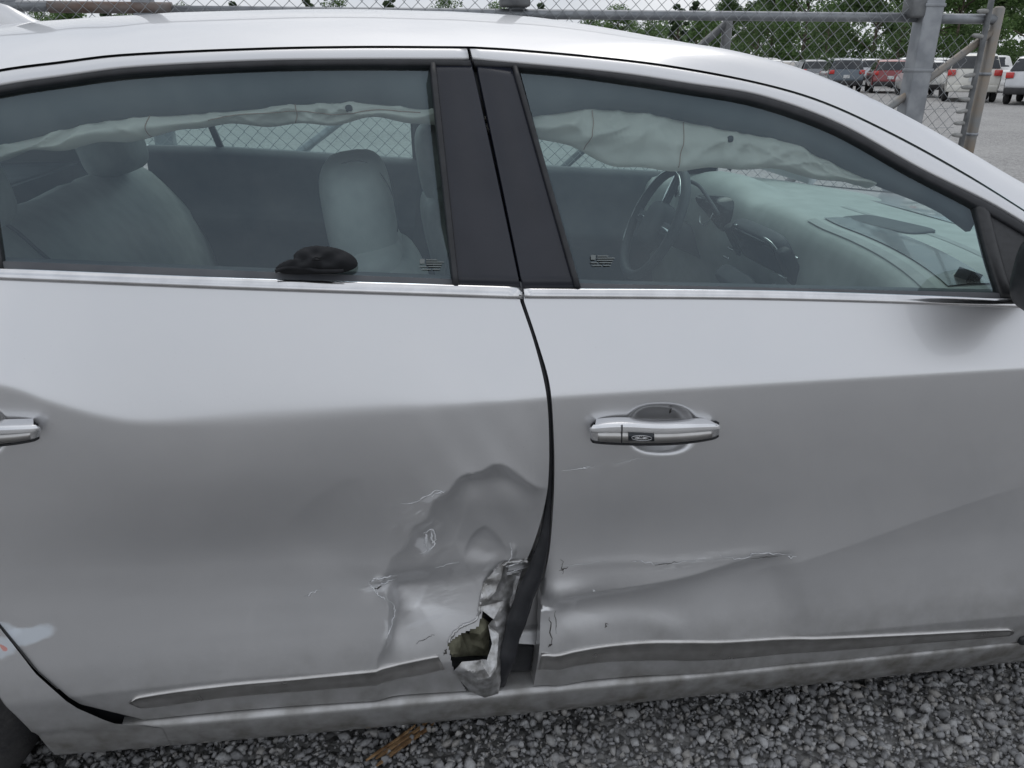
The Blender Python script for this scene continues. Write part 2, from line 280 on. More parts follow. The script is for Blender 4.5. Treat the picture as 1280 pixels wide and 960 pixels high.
def stone_mat():
    m = principled('crushed_stone', (.25, .25, .26), .85); t = m.node_tree; b = t.nodes['Principled BSDF']; N = t.nodes.new; K = t.links.new
    gi = N('ShaderNodeNewGeometry'); r = N('ShaderNodeValToRGB'); e = r.color_ramp.elements
    e[0].color = (.20, .20, .205, 1); e[1].color = (.48, .48, .485, 1); e[1].position = .97
    for p, c in ((.25, (.28, .28, .285)), (.5, (.335, .335, .34)), (.7, (.37, .355, .335)), (.85, (.42, .42, .42)), (1.0, (.58, .565, .54))):
        x = e.new(p); x.color = (*c, 1)
    K(gi.outputs['Random Per Island'], r.inputs[0])
    tcn = N('ShaderNodeTexCoord'); n = N('ShaderNodeTexNoise'); n.inputs['Scale'].default_value = 160; n.inputs['Detail'].default_value = 5; K(tcn.outputs['Object'], n.inputs['Vector'])
    mr = N('ShaderNodeMapRange'); mr.inputs['To Min'].default_value = .55; mr.inputs['To Max'].default_value = 1.35; K(n.outputs['Fac'], mr.inputs['Value'])
    mu = N('ShaderNodeMix'); mu.data_type = 'RGBA'; mu.blend_type = 'MULTIPLY'; mu.inputs['Factor'].default_value = 1; K(r.outputs[0], mu.inputs['A']); K(mr.outputs[0], mu.inputs['B']); K(mu.outputs['Result'], b.inputs['Base Color'])
    bp = N('ShaderNodeBump'); bp.inputs['Strength'].default_value = .4; bp.inputs['Distance'].default_value = .003; K(n.outputs['Fac'], bp.inputs['Height']); K(bp.outputs[0], b.inputs['Normal'])
    return m
M['stone'] = stone_mat()
def gravel():
    bm = bmesh.new(); bmesh.ops.create_icosphere(bm, subdivisions=1, radius=1)
    bv = np.array([v.co[:] for v in bm.verts]); bm.verts.index_update(); bf = np.array([[v.index for v in f.verts] for f in bm.faces]); bm.free()
    def region(x0, x1, y0, y1, dens):
        n = int((x1-x0)*(y1-y0)*dens); return np.c_[rng.uniform(x0, x1, n), rng.uniform(y0, y1, n)]
    core = region(-1.0, 2.1, -.75, .35, 10500); out = region(-2.2, 3.2, -1.9, .9, 2000)
    inc = (out[:, 0] > -1.0) & (out[:, 0] < 2.1) & (out[:, 1] > -.75) & (out[:, 1] < .35); out = out[~inc]
    P = np.r_[core, out]; n = len(P)
    sz = np.r_[np.clip(rng.lognormal(math.log(.0063), .42, len(core)), .0024, .016), np.clip(rng.lognormal(math.log(.0105), .35, len(out)), .005, .02)]
    ax = rng.uniform(.62, 1.3, (n, 3)); ax[:, 2] *= .8
    jit = rng.uniform(.52, 1.25, (n, 12, 1))
    hard = bv/np.abs(bv).max(1)[:, None]*.82                      # blocky crushed chips among rounder ones
    mixb = rng.uniform(.55, 1, (n, 1, 1)); Vv = (bv[None]*(1-mixb)+hard[None]*mixb)*jit*ax[:, None]*sz[:, None, None]
    q = rng.normal(size=(n, 4)); q /= np.linalg.norm(q, axis=1)[:, None]; a, b, c, d = q.T
    R = np.stack([1-2*(c*c+d*d), 2*(b*c-a*d), 2*(b*d+a*c), 2*(b*c+a*d), 1-2*(b*b+d*d), 2*(c*d-a*b), 2*(b*d-a*c), 2*(c*d+a*b), 1-2*(b*b+c*c)], 1).reshape(n, 3, 3)
    Vv = np.einsum('nij,nkj->nki', R, Vv)
    lump = .006*np.sin(P[:, 0]*7.3+1.2)*np.sin(P[:, 1]*6.1+.5)
    C = np.c_[P, sz*.35+lump+.006+rng.uniform(0, .006, n)]
    Vv = (Vv+C[:, None]).reshape(-1, 3)
    Fa = (bf[None]+(np.arange(n)*12)[:, None, None]).reshape(-1, 3)
    me = bpy.data.meshes.new('loose_gravel'); me.vertices.add(len(Vv)); me.vertices.foreach_set('co', Vv.astype(np.float32).ravel())
    me.loops.add(len(Fa)*3); me.loops.foreach_set('vertex_index', Fa.astype(np.int32).ravel())
    me.polygons.add(len(Fa)); me.polygons.foreach_set('loop_start', np.arange(0, len(Fa)*3, 3, dtype=np.int32)); me.update(calc_edges=True)
    me.materials.append(M['stone'])
    o = bpy.data.objects.new('loose_gravel', me); COL.objects.link(o)
    tag(o, 'loose grey crushed stone gravel beside the silver car', 'gravel', kind='stuff')
gravel()

# ================================================================ the silver sedan
car = empty('damaged_sedan', (0.35, .93, 0))
tag(car, 'silver four door sedan with crushed rear door and deployed curtain airbags', 'car')
CARINV = Matrix.Translation((-.35, -.93, 0))
def part(name, V, Fc, mat, parent=None, smooth=True, **k):
    """a mesh in world coordinates, parented without moving it"""
    V = np.asarray(V, float)
    o = mesh_obj(name, V, Fc, mat, None, smooth, **k)
    o.parent = parent or car
    if parent is None: o.matrix_parent_inverse = CARINV
    return o
YC = .93                                                   # centre plane of the car
def mir(V): V = np.array(V, float); V[:, 1] = 2*YC-V[:, 1]; return V
# --- base shape of the flank: Y as a function of X (forward) and Z
_cre = np.array([at(px, py, 0) for px, py in ((0, 485), (60, 505), (120, 522), (170, 530), (250, 528), (400, 518), (690, 497), (1280, 462))])
CRX = np.r_[-2.4, -1.2, -.8, _cre[:, 0], 2.8]; CRZ = np.r_[1.06, 1.045, 1.0, _cre[:, 2], .86]
_cs = catmull(np.c_[CRX, CRZ], 400)
def zcrease(X): return np.interp(X, _cs[:, 0], _cs[:, 1])
def zbelt(X): return np.interp(X, (-2.5, -1.2, -.553, .194, 1.07, 1.5, 2.8), (1.12, 1.135, 1.109, 1.05, .992, .97, .88))
def zledge(X): return .279-.0296*(X+.495)
def zfold(X): return zledge(X)+.088
_pf = catmull([(0, 0), (.08, .0048), (.16, .0105), (.26, .0165), (.36, .0205), (.5, .0205), (.65, .0155), (.8, .008), (.9, .0035), (1, 0)], 200)
def bow(X): return .010*(X-.3)**2+.05*np.clip((-1.3-X), 0, None)**2+.10*np.clip(X-1.9, 0, None)**2
def yside(X, Z):
    zc, zb, zf = zcrease(X), zbelt(X), zfold(X)
    a = .058*(Z-zc)/np.maximum(zb-zc, .06)
    s = (Z-zf)/(zc-zf)
    b = np.where(s <= 1, np.interp(s, _pf[:, 0], _pf[:, 1]), -.035*(s-1))
    b = np.where(s < 0, (zf-Z)*.12, b)
    k = .0018+.003*sstep(.2, -.1, X)*sstep(-.4, -.2, X)
    return .5*(a+b+np.sqrt((a-b)**2+k*k))+bow(X)
# --- crash damage: depth (metres, + is inwards) written over the flank as seen from beside it
def gs(u, v, cx, cy, sx, sy, ang=0):
    a = math.radians(ang); x = (u-cx)*math.cos(a)+(v-cy)*math.sin(a); y = -(u-cx)*math.sin(a)+(v-cy)*math.cos(a)
    return np.exp(-.5*((x/sx)**2+(y/sy)**2))
def poly_sd(u, v, pts):
    """signed distance to a smoothed polyline (+ on its right when walking along it, i.e. below for left-to-right), and position along it"""
    P = catmull(pts, 50); best = np.full(np.shape(u), 1e9); sg = np.zeros(np.shape(u)); tt = np.zeros(np.shape(u))
    for i in range(len(P)-1):
        ax, ay = P[i]; bx, by = P[i+1]; dx, dy = bx-ax, by-ay; l2 = dx*dx+dy*dy
        t = np.clip(((u-ax)*dx+(v-ay)*dy)/l2, 0, 1); ex = u-ax-t*dx; ey = v-ay-t*dy; d2 = ex*ex+ey*ey
        m = d2 < best; best = np.where(m, d2, best); sg = np.where(m, np.sign(dx*ey-dy*ex), sg); tt = np.where(m, (i+t)/(len(P)-1), tt)
    return np.sqrt(best)*sg, tt
def ends(u, v, pts, fade):
    """1 alongside the line, falling to 0 towards and beyond its two ends"""
    P = catmull(pts, 50); t0 = P[1]-P[0]; t0 /= np.linalg.norm(t0); t1 = P[-1]-P[-2]; t1 /= np.linalg.norm(t1); L_ = fade*np.linalg.norm(np.diff(P, axis=0), axis=1).sum()
    return sstep(0, L_, (u-P[0, 0])*t0[0]+(v-P[0, 1])*t0[1])*sstep(0, L_, -((u-P[-1, 0])*t1[0]+(v-P[-1, 1])*t1[1]))
def lip(u, v, pts, depth, rise, fall, endfade=.3):
    s, t = poly_sd(u, v, pts); e = ends(u, v, pts, endfade)
    sp_ = np.clip(s, 0, None); return depth*e*(1-np.exp(-sp_/(rise*.55)))*np.exp(-(sp_/(fall*1.5))**2)
def ridge(u, v, pts, h, wid, endfade=.15):
    s, t = poly_sd(u, v, pts); e = sstep(0, endfade, t)*sstep(1, 1-endfade, t); return -h*e*np.exp(-(s/wid)**2)
_cr = np.random.default_rng(11)
_ka = _cr.uniform(0, 2*math.pi, 26); _kc = _cr.uniform(-1, 1, (26, 2)); _ks = _cr.uniform(.5, 1.3, 26)
def crumple(u, v, cx, cy, sx, sy):
    """a sheet broken into flat facets"""
    x = (u-cx)/sx; y = (v-cy)/sy
    f = np.full(np.shape(u), -9.0); g = f.copy()
    for i in range(26):
        q = _ks[i]*((x-_kc[i, 0]*.9)*math.cos(_ka[i])+(y-_kc[i, 1]*.9)*math.sin(_ka[i]))
        if i % 2: f = np.maximum(f, q)
        else: g = np.maximum(g, q)
    return np.clip(f-g, -1.2, 1.2)
def damage(u, v):
    rear = sstep(700, 660, u)
    vl = np.where(v > 715, 715+(v-715)*.25, v)                      # dents close slowly towards the sill
    D = .025*gs(u, vl, 330, 712, 180, 58, -4)
    # main dent: the skin drops in along this line and stays in as a crushed, scraped field down to the fold above the moulding
    s, _ = poly_sd(u, v, [(470, 880), (476, 850), (484, 808), (492, 778), (484, 756), (470, 736), (492, 700), (525, 648), (560, 605), (605, 585), (645, 588), (700, 616)])
    s2, _ = poly_sd(u, v, [(420, 846), (478, 826), (520, 813), (560, 801), (640, 782)])
    s = s+4*np.sin(u*.055+v*.031)+3*np.sin(u*.11-v*.083)
    sp_ = np.clip(s, 0, None); rise = 12+58*sstep(752, 705, v)-46*sstep(640, 600, v)*sstep(520, 580, u); inn = 1-np.exp(-sp_/rise); low = .42+.58*sstep(50, -60, s2); top_ = sstep(735, 650, v)*sstep(470, 560, u)
    D = D-top_*np.where(s < 0, .012*np.exp(s/55), .012*np.exp(-sp_/24))
    D = D+inn*low*(1-.62*sstep(600, 480, u)*sstep(752, 715, v))*(.028+.001*sstep(700, 815, v)-.007*sstep(60, 150, sp_)*sstep(720, 640, v))
    cz = (1-np.exp(-sp_/14))*low
    D = D+cz*.0075*crumple(u, v, 575, 700, 52, 58)*gs(u, v, 570, 705, 66, 60)+cz*.0055*crumple(u+31, v-17, 560, 765, 40, 34)*gs(u, v, 530, 768, 40, 30)
    D = D+low*lip(u, v, [(578, 712), (592, 680), (608, 668), (626, 682), (644, 712)], .0065, 14, 70, .2)
    D = D+lip(u, v, [(330, 690), (395, 625), (440, 598), (480, 612)], .005, 80, 70)
    D = D+ridge(u, v, [(462, 742), (474, 733), (490, 752), (494, 778), (484, 806), (479, 822)], .0030, 4)
    D = D+ridge(u, v, [(640, 690), (645, 700), (636, 722), (660, 716)], .003, 3.5)+.003*crumple(u, v, 470, 738, 18, 14)*gs(u, v, 474, 740, 14, 10)
    # crushed lower front corner (the facets themselves are a sheet of their own)
    D = D+.012*sstep(590, 640, u)*sstep(690, 750, v)*sstep(870, 800, v)
    Dr = D*rear
    Fd = .011*gs(u, v, 770, 690, 120, 45, -8)+lip(u, v, [(680, 757), (720, 750), (790, 739), (860, 724), (930, 702), (1000, 686)], .014, 22, 85, .14)
    Fd = Fd+ridge(u, v, [(700, 712), (780, 706), (850, 706), (930, 694), (985, 690)], .0010, 6)
    Fd = Fd-.006*gs(u, v, 705, 745, 22, 9, -8)+.010*gs(u, v, 745, 765, 60, 22, -5)
    Fd = Fd+ridge(u, v, [(690, 800), (740, 790), (800, 785), (870, 798)], .0028, 16)
    Fd = Fd+.0022*crumple(u, v, 700, 780, 30, 22)*gs(u, v, 715, 785, 30, 25)
    Fd = Fd+.010*sstep(735, 800, v)*sstep(900, 780, u)
    # long shallow buckle running forward along the door, and finger pockets behind the handles
    Fd = Fd+lip(u, v, [(880, 740), (1040, 690), (1180, 640), (1330, 590)], .013, 110, 110, .25)
    r = (np.abs((u-827)/47)**2.5+np.abs((v-536.5)/33)**2.5)**.4; Fd = Fd+.026*sstep(1.0, .60, r)
    r = (np.abs((u+36)/47)**2.5+np.abs((v-539)/35)**2.5)**.4; Dr = Dr+.026*sstep(1.0, .60, r)
    return Dr+Fd*sstep(660, 690, u)
def flank(X, Z, dmg=True):
    X = np.asarray(X, float); Z = np.asarray(Z, float)
    Y = yside(X, Z)
    if dmg:
        u, v = project(np.stack([X, Y, Z], -1)); Y = Y+damage(u, v)
    return Y
def on_side(pts, n=None, dmg=True, off=0.0):
    """points of the photo laid on the flank (undamaged shape for the position, then dented)"""
    P = np.array(pts, float)
    if n: P = catmull(P, n)
    out = []
    for px, py in P:
        Y = 0.0
        for _ in range(14):
            q = at(px, py, Y); Y = float(yside(q[0], q[2]))
        q = at(px, py, Y)
        if dmg: q[1] += float(damage(np.array(px), np.array(py)))
        q[1] += off; out.append(q)
    return np.array(out)
def ygreen(X, Z): d = Z-zbelt(X); return .058+bow(X)+.60*d+.14*d*d
def on_green(pts, n=None, off=0.0):
    P = np.array(pts, float)
    if n: P = catmull(P, n)
    out = []
    for px, py in P:
        Y = .2
        for _ in range(30):
            q = at(px, py, Y); Y = .5*Y+.5*float(ygreen(q[0], q[2]))
        q = at(px, py, Y); q[1] += off; out.append(q)
    return np.array(out)
def strip(A, B, prof, closed=False):
    """band between two 3-D curves; prof = (t across, height outwards)"""
    A, B = np.array(A), np.array(B); n = len(A); T = np.gradient((A+B)/2, axis=0); N = np.cross(T, B-A); N /= np.linalg.norm(N, axis=1)[:, None]+1e-9
    N[N[:, 1] > 0] *= -1
    V = []
    for t, h in prof: V += list(A+(B-A)*t+N*h)
    Fc = grid_faces(n, len(prof))
    k = len(prof); Fc += [tuple(j*n for j in range(k)), tuple(j*n+n-1 for j in range(k))[::-1]]
    return V, Fc
ROUND = [(0, -.012), (0, 0), (.06, .0025), (.2, .004), (.5, .005), (.8, .004), (.94, .0025), (1, 0), (1, -.012)]
FLAT = [(0, -.012), (0, 0), (.03, .0008), (.97, .0008), (1, 0), (1, -.012)]

# --- doors ------------------------------------------------------------------
RD_EDGE = [(650, 376), (668, 430), (682, 488), (686, 540), (685, 600), (677, 660), (658, 728), (647, 765), (636, 806), (627, 845), (622, 870)]
FD_EDGE = [(655, 376), (673, 430), (687, 480), (692, 540), (693, 600), (690, 680), (683, 735), (679, 780), (677, 820), (669, 863)]
rde = on_side(RD_EDGE, 60, dmg=False); fde = on_side(FD_EDGE, 60, dmg=False)
def xr_rear(Z): return np.interp(Z, rde[::-1, 2], rde[::-1, 0])
def xl_front(Z): return np.interp(Z, fde[::-1, 2], fde[::-1, 0])
SHZ = (.25, .29, .349, .43, .526, .7, .9, 1.15); SHX = (-.45, -.497, -.588, -.64, -.68, -.765, -.83, -.86)
def xl_rear(Z): return np.interp(Z, SHZ, SHX)
def xr_front(Z): return np.interp(Z, (.22, .3, .5, .8, 1.0), (1.40, 1.425, 1.44, 1.42, 1.36))
def door(name, xl, xr, step, hole=None, rimdepth=.03, mat=None):
    nu = int(1.1/step); nv = int(.80/step)
    U, Vv = np.meshgrid(np.linspace(0, 1, nu), np.linspace(0, 1, nv))
    X = xl(.6)+(xr(.6)-xl(.6))*U; Z = np.zeros_like(X)
    for _ in range(25):
        zb = zledge(X)+.010; zt = zbelt(X)-.004; Z = zb+(zt-zb)*Vv; X = xl(Z)+(xr(Z)-xl(Z))*U
    Y = flank(X, Z)
    V = np.stack([X, Y, Z], -1)
    u, v = project(V)
    Fc = grid_faces(nu, nv)
    if hole is not None:
        H = np.array(hole, float); uc = u.ravel(); vc = v.ravel()
        def inside(x, y):
            c = False; j = len(H)-1
            for i in range(len(H)):
                if (H[i, 1] > y) != (H[j, 1] > y) and x < (H[j, 0]-H[i, 0])*(y-H[i, 1])/(H[j, 1]-H[i, 1])+H[i, 0]: c = not c
                j = i
            return c
        near = (uc > H[:, 0].min()) & (uc < H[:, 0].max()) & (vc > H[:, 1].min()) & (vc < H[:, 1].max())
        ins = np.array([near[i] and inside(uc[i], vc[i]) for i in range(len(uc))])
        Fc = [f for f in Fc if not (ins[f[0]] or ins[f[1]] or ins[f[2]] or ins[f[3]])]
    idx = np.arange(nu*nv).reshape(nv, nu)
    ring = np.r_[idx[0, :], idx[1:, -1], idx[-1, -2::-1], idx[-2:0:-1, 0]]
    Vf = V.reshape(-1, 3); extra = Vf[ring]+(0, rimdepth, 0); o = len(Vf); k = len(ring)
    Fc += [(ring[i], o+i, o+(i+1) % k, ring[(i+1) % k]) for i in range(k)]
    ob = part(name, np.r_[Vf, extra], Fc, mat or M['paint'])
    return autosmooth(ob, 50)
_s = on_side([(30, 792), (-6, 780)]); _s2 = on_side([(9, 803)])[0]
PALE_GLARE, RED_GLARE = (.66, .72, .78), (.62, .14, .09)  # pale and red smear: reflected light painted into the coat colour
REAR_SCUFFS_GLARE = ([(_s[0][0], _s[0][2], .062, .021, .12, PALE_GLARE, .75), (_s[1][0], _s[1][2], .05, .02, -.3, PALE_GLARE, .7)]+[(*on_side([(x_, y_)])[0][[0, 2]], rx_, rz_, an_, (.62, .63, .65), s_) for x_, y_, rx_, rz_, an_, s_ in ((537, 684, .014, .026, .3, .55), (545, 614, .022, .006, .5, .4), (478, 737, .026, .010, .1, .5), (540, 785, .045, .007, .3, .4), (650, 722, .022, .012, .2, .5), (492, 790, .006, .03, .2, .3))])
M['paint_quarter'] = paint('silver_paint_glare', [(_s2[0], _s2[2], .03, .024, .4, PALE_GLARE, .6), (_s2[0]+.002, _s2[2], .0045, .013, .5, RED_GLARE, .75)])  # the painted reflection smear carried on across the quarter panel
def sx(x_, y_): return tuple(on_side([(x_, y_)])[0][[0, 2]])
M['paint_rear'] = paint('silver_paint_scraped', REAR_SCUFFS_GLARE, [(*sx(535, 775), .10, .050, .30, .8), (*sx(520, 660), .055, .075, .75, .55), (*sx(470, 742), .035, .022, .2, .9), (*sx(590, 730), .07, .04, .5, .6), (*sx(400, 752), .05, .012, .3, .6)])
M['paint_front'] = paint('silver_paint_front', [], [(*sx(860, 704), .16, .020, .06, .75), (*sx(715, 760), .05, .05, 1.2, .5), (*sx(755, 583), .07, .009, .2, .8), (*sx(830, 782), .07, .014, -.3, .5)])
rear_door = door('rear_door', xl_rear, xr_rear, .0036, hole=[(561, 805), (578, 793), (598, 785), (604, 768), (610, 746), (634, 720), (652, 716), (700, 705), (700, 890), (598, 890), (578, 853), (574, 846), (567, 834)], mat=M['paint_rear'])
rear_door['label'] = 'rear door skin dented and torn open at its lower front corner'
front_door = door('front_door', xl_front, xr_front, .0036, mat=M['paint_front'])
front_door['label'] = 'front door skin creased along its lower edge'

# --- sill, quarter panel, front fender, jamb --------------------------------
xs = np.linspace(-.535, 1.41, 92)
SEC = [(.16, .012), (.075, .010), (.040, .0075), (.027, .0055), (.020, .002), (.0175, -.003), (.0175, -.008), (.020, -.022), (.0285, -.050), (.041, -.076), (.050, -.084), (.062, -.088), (.14, -.09)]
V = [(x, y+float(bow(x))+.0012*float(sstep(-.462, -.468, x)), zledge(x)+z-(.004*float(sstep(-.49, -.535, x)))) for (y, z) in SEC for x in xs]
sill = part('sill', V, grid_faces(len(xs), len(SEC)), M['paint'])
def polar_panel(name, wx, wz, R0, poly, a0, a1, n=150, m=26, mat=None, mirror=False):
    P = np.array(poly, float); V = []
    for k in range(n):
        th = math.radians(a0+(a1-a0)*k/(n-1)); d = (math.cos(th), math.sin(th)); best = 1.0
        ts = []
        for i in range(len(P)):
            p, q = P[i], P[(i+1) % len(P)]; e = q-p; den = d[0]*e[1]-d[1]*e[0]
            if abs(den) < 1e-9: continue
            w_ = p-np.array((wx, wz)); t = (w_[0]*e[1]-w_[1]*e[0])/den; s = (w_[0]*d[1]-w_[1]*d[0])/den
            if t > 0 and -1e-6 <= s <= 1+1e-6: ts.append(t)
        R = R0+.055*float(sstep(12, -22, a0+(a1-a0)*k/(n-1)))*(wx < 0)
        tmax = max(ts) if ts else R+.01; tmax = max(tmax, R+.004)
        V.append((wx+R*d[0], .055+.05, wz+R*d[1]))                                  # rolled arch lip
        for j in range(m):
            t = R+(tmax-R)*j/(m-1); X, Z = wx+t*d[0], wz+t*d[1]
            yq = float(flank(X, Z, dmg=False)); k_ = float(sstep(zledge(X)+.012, zledge(X)-.004, Z))
            V.append((X, yq*(1-k_)+k_*(float(np.interp(zledge(X)-Z, [-z_ for y_, z_ in SEC[3:]], [y_ for y_, z_ in SEC[3:]]))+float(bow(X))), Z))
    Fc = grid_faces(m+1, n)
    if mirror: V = mir(V)
    return part(name, V, Fc, mat or M['paint'])
WR = (-1.075, .335); WHX = -1.03; WF = (1.76, .335)
sh = [(float(xl_rear(z))-.0016, z) for z in (1.09, 1.0, .9, .8, .7, .6, .526, .43, .38, .349)]
qpoly = [(-2.35, .35), (-2.38, .7), (-2.35, 1.11), (-.87, 1.125)]+sh+[(-.555, .314), (-.525, .290), (-.495, .2832), (-.465, .2822), (-.465, .190), (-.71, .197), (-.8, .1), (-1.4, .1), (-1.5, .22), (-2.3, .25)]
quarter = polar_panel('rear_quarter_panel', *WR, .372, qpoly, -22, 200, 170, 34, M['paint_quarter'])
fpoly = [(1.445, .3), (1.445, .5), (1.425, .8), (1.365, .975), (2.6, .84), (2.62, .3), (2.2, .22), (2.1, .1), (1.42, .1), (1.41, .24)]
polar_panel('front_fender', *WF, .372, fpoly, -20, 200)
polar_panel('rear_quarter_panel', *WR, .372, qpoly, -22, 200, 60, 10, mirror=True); polar_panel('front_fender', *WF, .372, fpoly, -20, 200, 60, 10, mirror=True)
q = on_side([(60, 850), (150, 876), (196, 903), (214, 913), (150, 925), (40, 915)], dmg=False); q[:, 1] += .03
part('sill_gap_backing', q, [(0, 1, 2, 3, 4, 5)], M['rubber'], smooth=False)  # black sheet added behind the open gap so it reads dark
zs_ = np.linspace(.385, 1.08, 40); V = [(float(xl_rear(z))+dx_, float(flank(float(xl_rear(z)), z))+.0045, z) for dx_ in (-.008, 0, .003) for z in zs_]
part('shut_line_flange', V, grid_faces(40, 3), M['paint'])
# door jamb behind the shut line: painted pillar with a pressed step
je = on_side([(650, 376), (668, 430), (684, 500), (688, 600), (680, 680), (668, 740), (656, 790), (648, 862)], 60, dmg=False)
zz = np.linspace(.255, .93, 70); cx = np.interp(zz, je[::-1, 2], je[::-1, 0])
V = []
for t in np.linspace(-.035, .10, 12):
    V += [(cx[i]+t, .078+.05*float(sstep(-.01, -.035, t))+float(bow(cx[i]))-.012*sstep(.345, .325, zz[i])*sstep(.285, .30, zz[i])+.012*math.exp(-((zz[i]-.352)/.006)**2), zz[i]) for i in range(70)]
part('pillar_jamb', V, grid_faces(70, 12), M['jamb'])
q = on_side([(636, 836), (675, 836), (669, 862), (630, 866)], dmg=False); q[:, 1] = .062
part('jamb_tape', list(q)+list(q+(0, .012, 0)), [(0, 1, 2, 3), (0, 4, 5, 1), (1, 5, 6, 2), (2, 6, 7, 3), (3, 7, 4, 0)], M['black_plastic'], smooth=False)
# rubber seal in the shut gap, pulled loose at the bottom
sp = on_side([(652, 366), (670, 430), (684.5, 486), (689, 540), (689, 600), (684, 670), (672, 722), (660, 752), (648, 790), (637, 830), (627, 866)], 70, dmg=False)
sp[:, 1] += .016+.012*sstep(.60, .40, sp[:, 2]); rad = .0064+.0110*sstep(.66, .47, sp[:, 2])-.003*sstep(.36, .28, sp[:, 2])
rad = rad*(1+.12*np.sin(np.arange(70)*.9)*sstep(.5, .4, sp[:, 2]))
a = tube(sp, rad, 12)
sp2 = on_side([(674, 700), (671, 735), (664, 770), (654, 800), (648, 815)], 24, dmg=False); sp2[:, 1] += .024
part('door_seal', *join(a, tube(sp2, np.linspace(.006, .003, 24), 8)), M['rubber'])
# torn inner metal behind the hole
def flap(pts, depth):
    V = []
    for (px, py), d in zip(pts, depth):
        p = on_side([(px, py)], dmg=True)[0]; p[1] += d; V.append(p)
    return np.array(V)
D0 = float(damage(np.array(566.0), np.array(806.0)))
def flapc(pts, depth):
    """the same, but set against the depth of the skin beside the hole"""
    V = on_side(pts, dmg=False); V[:, 1] += D0+.005+np.array(depth)*.7; return V
def shell(V, Fc, th):
    V = np.array(V); n = len(V); F2 = [tuple(f) for f in Fc]+[tuple(i+n for i in f[::-1]) for f in Fc]
    return list(V)+list(V+np.array((0.0008, th, 0.0005))), F2
f1 = flapc([(555, 802), (572, 792), (579, 815), (566, 832), (552, 822), (577, 833)], [.004, .016, .012, -.004, -.003, .004])
part('torn_metal', *shell(f1, [(0, 1, 2), (0, 2, 3), (0, 3, 4), (2, 5, 3)], .002), M['torn'], smooth=False)
f2 = flapc([(600, 784), (616, 799), (617, 814), (608, 828), (592, 824), (589, 806), (603, 806)], [.004, .014, .022, .006, .012, .002, -.004])
part('torn_metal', *shell(f2, [(0, 6, 5), (0, 1, 6), (1, 2, 6), (2, 3, 6), (3, 4, 6), (4, 5, 6)], .002), M['torn'], smooth=False)
f3 = flapc([(574, 790), (598, 784), (590, 806), (584, 826), (578, 812), (612, 800)], [.03, .022, .04, .05, .045, .05])
part('torn_metal', *shell(f3, [(0, 1, 2), (0, 2, 4), (2, 3, 4), (1, 5, 2)], .002), M['torn'], smooth=False)
f5 = flapc([(556, 822), (578, 812), (594, 815), (616, 812), (614, 838), (590, 842), (568, 840)], [.02, .03, .016, .03, .012, .022, .010])
part('torn_metal', *shell(f5, [(0, 1, 6), (1, 5, 6), (1, 2, 5), (2, 3, 4), (2, 4, 5)], .002), M['torn'], smooth=False)
te = on_side([(562, 815), (566, 806), (573, 799), (581, 794), (590, 790), (599, 785), (603, 770), (607, 752), (616, 738), (634, 719), (652, 715), (664, 714)], 70)
te += np.random.default_rng(4).normal(0, .0009, te.shape); te[:, 1] -= .0015
part('torn_edge', *tube(te, .0022+.0012*np.random.default_rng(6).random(70), 6), M['bent'], rear_door)
PTS = [(634, 714, -.002), (672, 710, .004), (607, 743, -.002), (600, 772, -.002), (622, 752, -.010), (641, 737, .004), (660, 745, .012), (633, 766, -.004), (650, 778, .010), (619, 784, -.010), (613, 797, .008), (643, 803, .010), (626, 804, -.004), (634, 838, .004), (621, 836, -.016), (617, 815, -.004), (624, 871, -.006), (606, 874, -.014), (587, 866, -.012), (566, 848, -.003), (578, 834, -.006), (600, 827, -.016), (612, 843, -.026), (597, 848, -.022), (630, 735, -.012), (612, 760, -.012), (640, 790, .0), (588, 838, -.018), (610, 832, -.004)]
TRI = [(0, 1, 5), (1, 6, 5), (0, 5, 24), (24, 5, 4), (0, 24, 2), (2, 24, 4), (2, 4, 25), (2, 25, 3), (4, 5, 7), (4, 7, 25), (25, 7, 3), (5, 6, 7), (6, 8, 7), (3, 7, 9), (7, 8, 26), (7, 26, 9), (8, 11, 26), (26, 11, 12), (9, 26, 12), (9, 12, 10), (12, 11, 13), (12, 13, 14), (12, 14, 15), (10, 12, 15), (15, 14, 28), (28, 14, 22), (21, 28, 22), (20, 21, 27), (27, 21, 23), (21, 22, 23), (19, 20, 27), (19, 27, 23), (19, 23, 18), (23, 22, 17), (18, 23, 17), (22, 14, 16), (22, 16, 17), (14, 13, 16)]
cv = flap([q[:2] for q in PTS], [q[2] for q in PTS])
bm = bmesh.new(); bvs = [bm.verts.new(q) for q in cv]
for t in TRI: bm.faces.new([bvs[i] for i in t])
bmesh.ops.recalc_face_normals(bm, faces=bm.faces)
bmesh.ops.subdivide_edges(bm, edges=bm.edges[:], cuts=5, use_grid_fill=True)
base_co = {v: v.co.copy() for v in bm.verts}
for _ in range(2): bmesh.ops.smooth_vert(bm, verts=[v for v in bm.verts if not v.is_boundary], factor=.35, use_axis_x=True, use_axis_y=True, use_axis_z=True)
cr_ = np.random.default_rng(5); ph = cr_.uniform(0, 6.28, 8); fr_ = cr_.normal(0, 160, (8, 2))
for v in bm.verts: v.co.y += sum(.0004*math.sin(fr_[k][0]*v.co.x+fr_[k][1]*v.co.z+ph[k]) for k in range(8))
bm.verts.index_update(); cV = [tuple(v.co) for v in bm.verts]; cF = [tuple(v.index for v in f.verts) for f in bm.faces]; bm.free()
cc = part('crumpled_corner', cV, cF, M['bent'], rear_door); autosmooth(cc, 14)
cc['label'] = 'crumpled bare edged sheet at the corner of the rear door'

